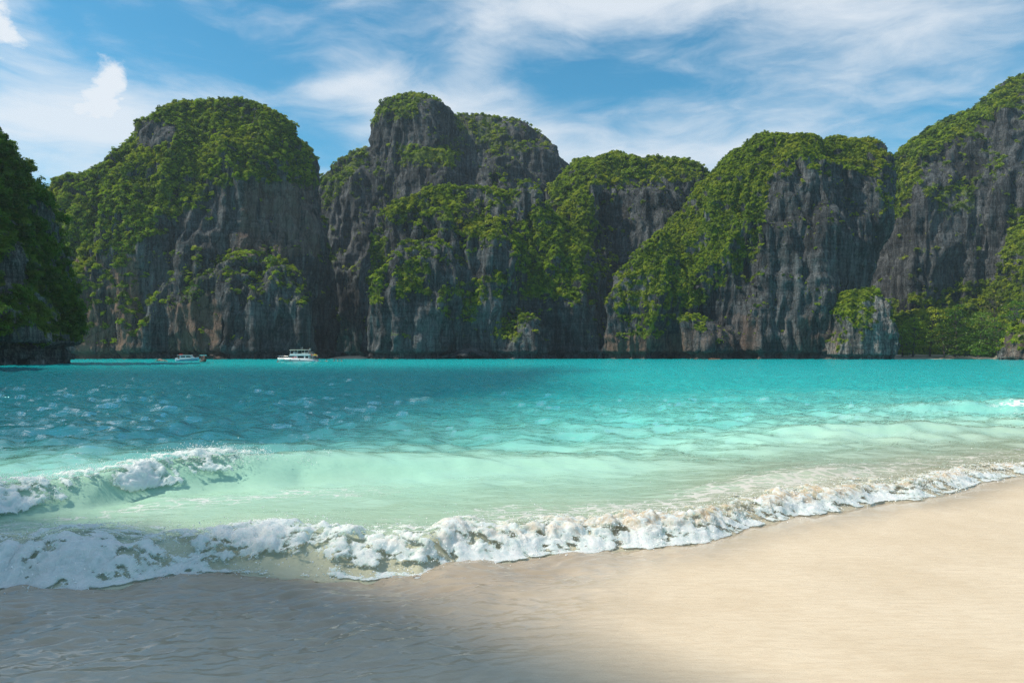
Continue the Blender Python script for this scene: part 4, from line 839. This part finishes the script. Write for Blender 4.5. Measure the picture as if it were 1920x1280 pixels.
# ------------------------------------------------------------------ boats
WHITE = simple('gelcoat', (0.80, 0.81, 0.82), 0.25, 0, 0.03); CREAM = simple('cream_roof', (0.78, 0.72, 0.58), 0.5, 0, 0.05); GLASS = simple('tinted_glass', (0.012, 0.015, 0.02), 0.08, 0, 0.1)
GREY = simple('hull_grey', (0.42, 0.50, 0.55), 0.35, 0, 0.05); STEEL = simple('steel_rail', (0.6, 0.6, 0.6), 0.25, 0.9, 0.03); RED = simple('red_paint', (0.62, 0.03, 0.03), 0.45, 0, 0.08)
YELLOW = simple('yellow_plastic', (0.75, 0.48, 0.03), 0.45, 0, 0.05); BLUE = simple('blue_hull', (0.26, 0.45, 0.60), 0.35, 0, 0.05); CYAN = simple('cyan_awning', (0.06, 0.42, 0.48), 0.7, 0, 0.08)
WOOD = simple('dark_wood', (0.060, 0.040, 0.028), 0.6, 0, 0.3); SKIN = simple('skin', (0.36, 0.22, 0.15), 0.6, 0, 0.05); ORANGE = simple('orange_vest', (0.72, 0.10, 0.03), 0.7, 0, 0.08); NAVY = simple('dark_shorts', (0.03, 0.035, 0.06), 0.8, 0, 0.1); HAIR = simple('hair', (0.015, 0.012, 0.01), 0.6, 0, 0.1); BLACK = simple('black_rubber', (0.02, 0.02, 0.022), 0.5, 0, 0.1)
def part(name, bm, mat, parent, smooth=False, bevel=0.0):
    if bevel: bmesh.ops.bevel(bm, geom=list(bm.edges), offset=bevel, segments=2, affect='EDGES', clamp_overlap=True)
    bmesh.ops.recalc_face_normals(bm, faces=bm.faces)
    me = bpy.data.meshes.new(name); bm.to_mesh(me); bm.free()
    if smooth:
        for f in me.polygons: f.use_smooth = True
    return link(name, me, mat, parent)
def prism(pts, y0, y1):
    """side outline (x, z) extruded across the boat"""
    bm = bmesh.new(); a = [bm.verts.new((x, y0, z)) for x, z in pts]; b = [bm.verts.new((x, y1, z)) for x, z in pts]
    bm.faces.new(a); bm.faces.new(b[::-1]); n = len(pts)
    for i in range(n): bm.faces.new((a[i], b[i], b[(i + 1) % n], a[(i + 1) % n]))
    return bm
def box(x0, x1, y0, y1, z0, z1): return prism([(x0, z0), (x1, z0), (x1, z1), (x0, z1)], y0, y1)
def rod(*runs, r=0.03):
    bm = bmesh.new()
    for pts in runs: tube(bm, pts, [r] * len(pts), 6)
    return bm
def hull(secs):
    """secs: x, half beam at sheer, sheer height, half beam at chine, chine height, keel depth"""
    bm = bmesh.new(); R_ = []
    for x, b, h, cb, ch, k in secs:
        R_.append([bm.verts.new(p) for p in ((x, -b * 0.86, h - 0.06), (x, -b, h), (x, -(b * 0.55 + cb * 0.45), (h + ch) / 2), (x, -cb, ch), (x, 0, k), (x, cb, ch), (x, b * 0.55 + cb * 0.45, (h + ch) / 2), (x, b, h), (x, b * 0.86, h - 0.06))])
    for r0, r1 in zip(R_, R_[1:]):
        for i in range(9): bm.faces.new((r0[i], r0[(i + 1) % 9], r1[(i + 1) % 9], r1[i]))
    bm.faces.new(R_[0]); bm.faces.new(R_[-1][::-1]); return bm
def ring(R0, r, axis='y', n=16):
    bm = bmesh.new(); bmesh.ops.create_circle  # torus by hand
    rows = []
    for i in range(n):
        a = 2 * math.pi * i / n; row = []
        for j in range(6):
            b = 2 * math.pi * j / 6; q = R0 + r * math.cos(b); row.append(bm.verts.new((q * math.cos(a), r * math.sin(b), q * math.sin(a))))
        rows.append(row)
    for i in range(n):
        for j in range(6): bm.faces.new((rows[i][j], rows[(i + 1) % n][j], rows[(i + 1) % n][(j + 1) % 6], rows[i][(j + 1) % 6]))
    return bm

Dy = 183.0; cx = px(557.5, 678, Dy)[0]
yt = empty('motor_yacht', (cx, Dy, 0), math.pi - 0.10, 'large white motor yacht with flybridge and cream roof moored under the dome', 'yacht')
hl = part('hull', hull([(-5.3, 1.55, 0.62, 1.4, 0.02, -0.35), (-4.6, 1.68, 0.66, 1.5, 0.02, -0.42), (-2.5, 1.8, 0.78, 1.6, 0.03, -0.5), (0, 1.8, 0.86, 1.5, 0.06, -0.52), (2.4, 1.58, 0.95, 1.12, 0.12, -0.5), (4.1, 1.05, 1.02, 0.6, 0.22, -0.4), (5.0, 0.5, 1.06, 0.22, 0.36, -0.15), (5.55, 0.05, 1.10, 0.03, 0.85, 0.75)]), WHITE, yt, True)
for sgn in (-1, 1):
    part('hull_band', prism([(-5.2, 0.18), (0, 0.22), (2.4, 0.30), (2.4, 0.46), (0, 0.42), (-5.2, 0.38)], sgn * 1.78, sgn * 1.83), GREY, hl)
    for xx in (3.05, 1.2, -1.4): bm = bmesh.new(); bmesh.ops.create_cone(bm, segments=12, radius1=0.13, radius2=0.13, depth=0.1, cap_ends=True, matrix=Matrix.Translation((xx, sgn * (1.42 if xx > 2 else 1.74), 0.62)) @ Matrix.Rotation(math.pi / 2, 4, 'X')); part('porthole', bm, GLASS, hl)
part('swim_platform', box(-6.1, -5.25, -1.3, 1.3, 0.12, 0.24), WHITE, yt, bevel=0.02)
cb = part('cabin', prism([(2.95, 0.92), (1.6, 1.62), (-3.7, 1.68), (-3.9, 0.75), (0, 0.84)], -1.38, 1.38), WHITE, yt, bevel=0.05)
for sgn in (-1, 1):
    y0, y1 = sorted((sgn * 1.37, sgn * 1.41))
    part('window', prism([(2.5, 1.16), (1.75, 1.50), (0.35, 1.50), (0.35, 1.22)], y0, y1), GLASS, cb)
    part('window', box(-2.4, -0.65, y0, y1, 0.98, 1.52), GLASS, cb); part('window', box(-3.6, -2.8, y0, y1, 0.98, 1.52), GLASS, cb)
    part('red_emblem', ring(0.17, 0.05), RED, yt).location = (0.62, sgn * 1.40, 1.10); part('red_lettering', box(-0.42, 0.22, *sorted((sgn * 1.38, sgn * 1.42)), 1.12, 1.34), RED, yt)
fb = part('flybridge', prism([(1.75, 1.64), (1.35, 2.16), (-3.2, 2.12), (-4.1, 2.05), (-4.1, 1.70)], -1.45, 1.45), WHITE, yt, bevel=0.05)
part('windscreen', prism([(1.45, 2.16), (1.15, 2.62), (1.10, 2.62), (1.40, 2.16)], -1.2, 1.2), GLASS, fb)
part('seat', box(-2.6, -1.6, -1.0, 1.0, 2.10, 2.45), CREAM, fb, bevel=0.05); part('helm_console', box(0.4, 0.9, -0.7, 0.7, 2.10, 2.62), WHITE, fb, bevel=0.05)
rf = part('hardtop_roof', prism([(1.75, 3.05), (1.5, 3.22), (-2.7, 3.26), (-2.85, 3.10)], -1.4, 1.4), CREAM, yt, bevel=0.04)
for xx in (1.45, -0.6, -2.5):
    for sgn in (-1, 1): part('roof_post', rod([(xx, sgn * 1.25, 2.1), (xx - 0.1, sgn * 1.28, 3.1)], r=0.045), WHITE, rf)
part('mast', rod([(-1.2, 0, 3.2), (-1.4, 0, 3.9)], r=0.03), STEEL, rf)
runs = [[(x, s_ * b, h) for x, b, h in ((1.9, 1.55, 1.5), (3.2, 1.3, 1.52), (4.5, 0.75, 1.56), (5.45, 0.08, 1.6))] for s_ in (-1, 1)]
runs += [[(x, s_ * b, 0.95), (x, s_ * b, 1.54)] for s_ in (-1, 1) for x, b in ((2.4, 1.46), (3.2, 1.3), (3.9, 1.05), (4.6, 0.7), (5.2, 0.3))]
part('bow_railing', rod(*runs, r=0.022), STEEL, yt)
runs = [[(-3.2, s_ * 1.4, 2.55), (-4.1, s_ * 1.4, 2.5)] for s_ in (-1, 1)] + [[(-4.1, -1.4, 2.5), (-4.1, 1.4, 2.5)]] + [[(-4.1, y_, 2.0), (-4.1, y_, 2.5)] for y_ in (-1.4, -0.7, 0, 0.7, 1.4)]
part('aft_railing', rod(*runs, r=0.022), STEEL, yt)
part('stern_ladder', rod([(-5.6, 0.9, 0.2), (-4.2, 0.9, 1.75)], [(-5.6, 0.5, 0.2), (-4.2, 0.5, 1.75)], *[[(-5.6 + 1.4 * f, 0.5, 0.2 + 1.55 * f), (-5.6 + 1.4 * f, 0.9, 0.2 + 1.55 * f)] for f in (0.2, 0.4, 0.6, 0.8)], r=0.025), STEEL, yt)
part('awning', prism([(-3.9, 1.72), (-5.2, 1.62), (-5.2, 1.56), (-3.9, 1.66)], -1.35, 1.35), WHITE, yt)
part('awning_post', rod([(-5.1, -1.25, 0.6), (-5.1, -1.25, 1.6)], r=0.03), STEEL, yt); part('awning_post', rod([(-5.1, 1.25, 0.6), (-5.1, 1.25, 1.6)], r=0.03), STEEL, yt)
# yellow float stowed on the yacht's aft awning
fl_ = part('yellow_float', prism([(-4.4, 1.70), (-5.35, 1.62), (-5.5, 1.84), (-5.2, 1.98), (-4.5, 1.96)], -0.7, 0.7), YELLOW, None, bevel=0.06)
fl_.location = (cx, Dy, 0); fl_.rotation_euler = (0, 0, math.pi - 0.10); fl_['label'] = 'yellow inflatable float stowed above the stern of the yacht'; fl_['category'] = 'float'
pb = part('paddle_board', prism([(-0.9, 0.0), (-0.75, -0.05), (0.75, -0.05), (1.0, 0.06), (0.75, 0.07), (-0.85, 0.07)], -0.32, 0.32), WHITE, None, bevel=0.03)
q = px(556, 679, 176); pb.location = (q[0], q[1], 0.06); pb['label'] = 'flat white board floating in front of the yacht hull'; pb['category'] = 'board'

Ds = 196.0; sb = empty('speedboat', (px(352, 677, Ds)[0], Ds, 0), 0.08, 'small white and pale blue cabin speedboat near the pale rock', 'speedboat')
hs = part('hull', hull([(-2.9, 0.95, 0.62, 0.85, 0.0, -0.25), (-1.5, 1.05, 0.68, 0.9, 0.02, -0.3), (0.5, 1.02, 0.80, 0.8, 0.06, -0.32), (2.0, 0.7, 0.98, 0.45, 0.22, -0.2), (2.8, 0.28, 1.1, 0.14, 0.5, 0.2), (3.15, 0.04, 1.16, 0.02, 0.95, 0.85)]), BLUE, sb, True)
part('rub_rail', rod(*[[(x, s_ * b, h) for x, b, h in ((-2.9, 0.97, 0.60), (-1.5, 1.07, 0.66), (0.5, 1.04, 0.78), (2.0, 0.72, 0.96), (3.1, 0.06, 1.14))] for s_ in (-1, 1)], r=0.05), WHITE, hs)
cs = part('cabin', prism([(1.9, 0.92), (0.9, 1.62), (-1.9, 1.62), (-2.0, 0.66), (0.5, 0.78)], -0.86, 0.86), WHITE, sb, bevel=0.05)
for sgn in (-1, 1):
    y0, y1 = sorted((sgn * 0.85, sgn * 0.89)); part('window', prism([(1.35, 1.12), (0.85, 1.48), (-0.15, 1.48), (-0.15, 1.12)], y0, y1), GLASS, cs); part('window', box(-1.6, -0.4, y0, y1, 1.12, 1.48), GLASS, cs)
part('roof', prism([(1.2, 1.68), (1.0, 1.80), (-2.5, 1.80), (-2.6, 1.70)], -0.95, 0.95), WHITE, sb, bevel=0.03)
for s_ in (-1, 1): part('roof_post', rod([(-2.45, s_ * 0.85, 0.6), (-2.45, s_ * 0.85, 1.72)], r=0.03), STEEL, sb)
for yy in (-0.4, 0.4): part('outboard_motor', prism([(-2.85, 0.95), (-3.3, 0.95), (-3.35, 0.55), (-3.15, -0.3), (-3.0, -0.3), (-2.9, 0.5)], yy - 0.16, yy + 0.16), WHITE, sb, bevel=0.04)
part('roof_bag', prism([(-1.4, 1.80), (-2.3, 1.80), (-2.2, 2.06), (-1.5, 2.04)], -0.5, 0.5), RED, sb, bevel=0.08)

Dl = 172.0; lt = empty('longtail_boat', (px(381, 679, Dl)[0], Dl, 0), -1.02, 'dark wooden longtail boat with a cyan awning beside the speedboat', 'boat')
part('hull', hull([(-3.1, 0.42, 0.55, 0.30, 0.05, -0.12), (-1.8, 0.68, 0.42, 0.5, 0.0, -0.2), (0, 0.74, 0.42, 0.55, 0.0, -0.22), (1.8, 0.55, 0.62, 0.36, 0.08, -0.15), (2.8, 0.22, 1.05, 0.12, 0.5, 0.3), (3.4, 0.06, 1.7, 0.04, 1.25, 1.15)]), WOOD, lt, True)
aw = part('awning', prism([(1.2, 1.70), (0.0, 1.80), (-1.6, 1.74), (-1.6, 1.68), (0.0, 1.74), (1.2, 1.64)], -0.72, 0.72), CYAN, lt)
for xx in (1.0, -1.4):
    for s_ in (-1, 1): part('awning_post', rod([(xx, s_ * 0.6, 0.4), (xx, s_ * 0.6, 1.7)], r=0.03), WOOD, aw)
part('bench', box(-0.9, -0.6, -0.6, 0.6, 0.30, 0.38), WOOD, lt); part('bench', box(0.5, 0.8, -0.6, 0.6, 0.32, 0.40), WOOD, lt)
part('engine', prism([(-2.4, 0.55), (-3.0, 0.55), (-3.0, 0.95), (-2.5, 1.0)], -0.2, 0.2), BLACK, lt, bevel=0.04); part('propeller_shaft', rod([(-2.9, 0, 0.75), (-5.2, 0, -0.2)], r=0.035), STEEL, lt)
part('bow_garland', ring(0.14, 0.05), RED, lt).location = (3.2, 0, 1.45)

# ------------------------------------------------------------------ people
def person(label, loc, rz, pose, vest, shorts=NAVY, group=None):
    root = empty('person', loc, rz, label, 'person', group)
    def skin(name, joints, edges, mat, parent):
        me = bpy.data.meshes.new(name); me.from_pydata([j[:3] for j in joints], edges, [])
        o = bpy.data.objects.new(name, me); COL.objects.link(o); md = o.modifiers.new('s', 'SKIN'); sk = me.skin_vertices[0].data
        for d_, j in zip(sk, joints): d_.radius = (j[3], j[3] * (j[4] if len(j) > 4 else 1))
        sk[0].use_root = True; o.modifiers.new('u', 'SUBSURF').levels = 1
        dg = bpy.context.evaluated_depsgraph_get(); dg.update(); m2 = bpy.data.meshes.new_from_object(o.evaluated_get(dg)); bpy.data.objects.remove(o); bpy.data.meshes.remove(me)
        for f in m2.polygons: f.use_smooth = True
        return link(name, m2, mat, parent)
    J = [(0, 0, 0.95, 0.13, 0.8), (0, 0, 1.2, 0.13, 0.75), (0, 0, 1.40, 0.15, 0.6), (0, 0, 1.50, 0.055), (0, -0.01, 1.58, 0.085), (0, -0.015, 1.68, 0.09), (0, 0, 1.74, 0.05)]
    E = [(0, 1), (1, 2), (2, 3), (3, 4), (4, 5), (5, 6)]
    for k, s_ in enumerate((-1, 1)):
        el, wr, kn, an = pose[k]
        b = len(J); J += [(s_ * 0.18, 0, 1.40, 0.06), (*el, 0.045), (*wr, 0.034), (wr[0], wr[1] - 0.04, wr[2] - 0.09, 0.036)]; E += [(2, b), (b, b + 1), (b + 1, b + 2), (b + 2, b + 3)]
        b = len(J); J += [(s_ * 0.10, 0, 0.86, 0.09), (*kn, 0.065), (*an, 0.042), (an[0], an[1] - 0.14, an[2] - 0.05, 0.035)]; E += [(0, b), (b, b + 1), (b + 1, b + 2), (b + 2, b + 3)]
    skin('body', J, E, SKIN, root)
    skin('vest', [(0, 0, 1.0, 0.165, 0.85), (0, 0, 1.22, 0.165, 0.8), (0, 0, 1.42, 0.16, 0.72)], [(0, 1), (1, 2)], vest, root)
    l, r = pose
    skin('shorts', [(0, 0, 0.96, 0.155, 0.85), (-0.10, 0, 0.86, 0.11), tuple(np.array((-0.10, 0, 0.86)) * 0.45 + np.array(l[2]) * 0.55) + (0.095,), (0.10, 0, 0.86, 0.11), tuple(np.array((0.10, 0, 0.86)) * 0.45 + np.array(r[2]) * 0.55) + (0.095,)], [(0, 1), (1, 2), (0, 3), (3, 4)], shorts, root)
    bm = bmesh.new(); bmesh.ops.create_icosphere(bm, subdivisions=2, radius=0.105, matrix=Matrix.Translation((0, 0.018, 1.70)) @ Matrix.Diagonal((0.95, 1.05, 0.95, 1))); part('hair', bm, HAIR, root, True)
    return root
STAND = (((-0.26, 0.02, 1.14), (-0.27, -0.06, 0.90), (-0.11, 0, 0.48), (-0.11, 0.03, 0.07)), ((0.26, 0.02, 1.14), (0.25, -0.12, 0.94), (0.11, -0.01, 0.48), (0.12, 0.03, 0.07)))
REACH = (((-0.30, -0.10, 1.26), (-0.34, -0.32, 1.36), (-0.12, -0.05, 0.48), (-0.12, 0.05, 0.07)), ((0.27, -0.05, 1.15), (0.25, -0.22, 1.02), (0.12, 0.06, 0.48), (0.13, 0.14, 0.07)))
SWIM = (((-0.40, -0.12, 1.32), (-0.58, -0.30, 1.36), (-0.12, 0.25, 0.55), (-0.12, 0.55, 0.30)), ((0.40, -0.12, 1.32), (0.58, -0.30, 1.36), (0.12, 0.20, 0.50), (0.12, 0.45, 0.20)))
def yp(x, y): a = math.pi - 0.10; return (cx + x * math.cos(a) - y * math.sin(a), Dy + x * math.sin(a) + y * math.cos(a))
person('person in an orange vest standing on the yacht stern under the awning', (*yp(-4.35, 0.9), 0.60), 0.3, STAND, ORANGE)
person('person in a red vest reaching out at the back of the yacht', (*yp(-4.95, 0.3), 0.55), -0.6, REACH, RED)
person('person in white top standing between the orange and red vests', (*yp(-4.65, -0.5), 0.58), 0.2, STAND, WHITE)
person('person in an orange vest standing on the low swim platform of the yacht', (*yp(-5.75, 0.6), 0.22), -1.2, REACH, ORANGE)
person('person in white standing at the aft rail of the flybridge', (*yp(-3.75, 0.6), 2.06), 0.5, STAND, WHITE)
a = -1.02; lx, ly = px(381, 679, Dl)[0], Dl
def lp(x, y): return (lx + x * math.cos(a) - y * math.sin(a), ly + x * math.sin(a) + y * math.cos(a))
person('person in an orange vest standing in the bow of the longtail boat', (*lp(1.5, 0.0), 0.16), 0.4, STAND, ORANGE)
person('person in dark clothes standing at the engine of the longtail boat', (*lp(-2.1, 0.0), 0.10), 0.8, REACH, NAVY)
for i, (p, wh) in enumerate(((612, 'swimmer in a red vest closest to the stern of the yacht'), (627, 'first of three swimmers in red vests, counted from the yacht'), (633, 'middle one of three swimmers in red vests off the tiny cleft beach'), (640, 'swimmer in a red vest farthest from the yacht, last of the three'))):
    q = px(p, 677, 190 + 3 * (i % 2)); person(wh, (q[0], q[1], -1.22), 0.7 * i, SWIM, RED, group='swimmers behind the yacht')
q = px(521, 679, 174); person('lone swimmer in a red vest just off the bow of the yacht', (q[0], q[1], -1.22), 1.0, SWIM, RED)

# ------------------------------------------------------------------ air
def build_haze():
    bm = bmesh.new(); x0, x1, y0, y1, z0, z1 = -330, 420, -60, 560, -9, 172
    vs = [bm.verts.new(p) for p in ((x0, y0, z0), (x1, y0, z0), (x1, y1, z0), (x0, y1, z0), (x0, y0, z1), (x1, y0, z1), (x1, y1, z1), (x0, y1, z1))]
    for f in ((3, 2, 1, 0), (4, 5, 6, 7), (0, 1, 5, 4), (1, 2, 6, 5), (2, 3, 7, 6), (3, 0, 4, 7)): bm.faces.new([vs[i] for i in f])
    me = bpy.data.meshes.new('haze'); bm.to_mesh(me); bm.free()
    m_, t, out = new_mat('haze_air'); v = t.node('ShaderNodeVolumePrincipled'); v.inputs['Color'].default_value = (0.70, 0.88, 1.0, 1); v.inputs['Density'].default_value = 0.00015; v.inputs['Anisotropy'].default_value = 0.2
    t.l.new(v.outputs[0], out.inputs['Volume']); link('haze', me, m_, kind='stuff', label='thin sea haze over the bay')
build_haze()
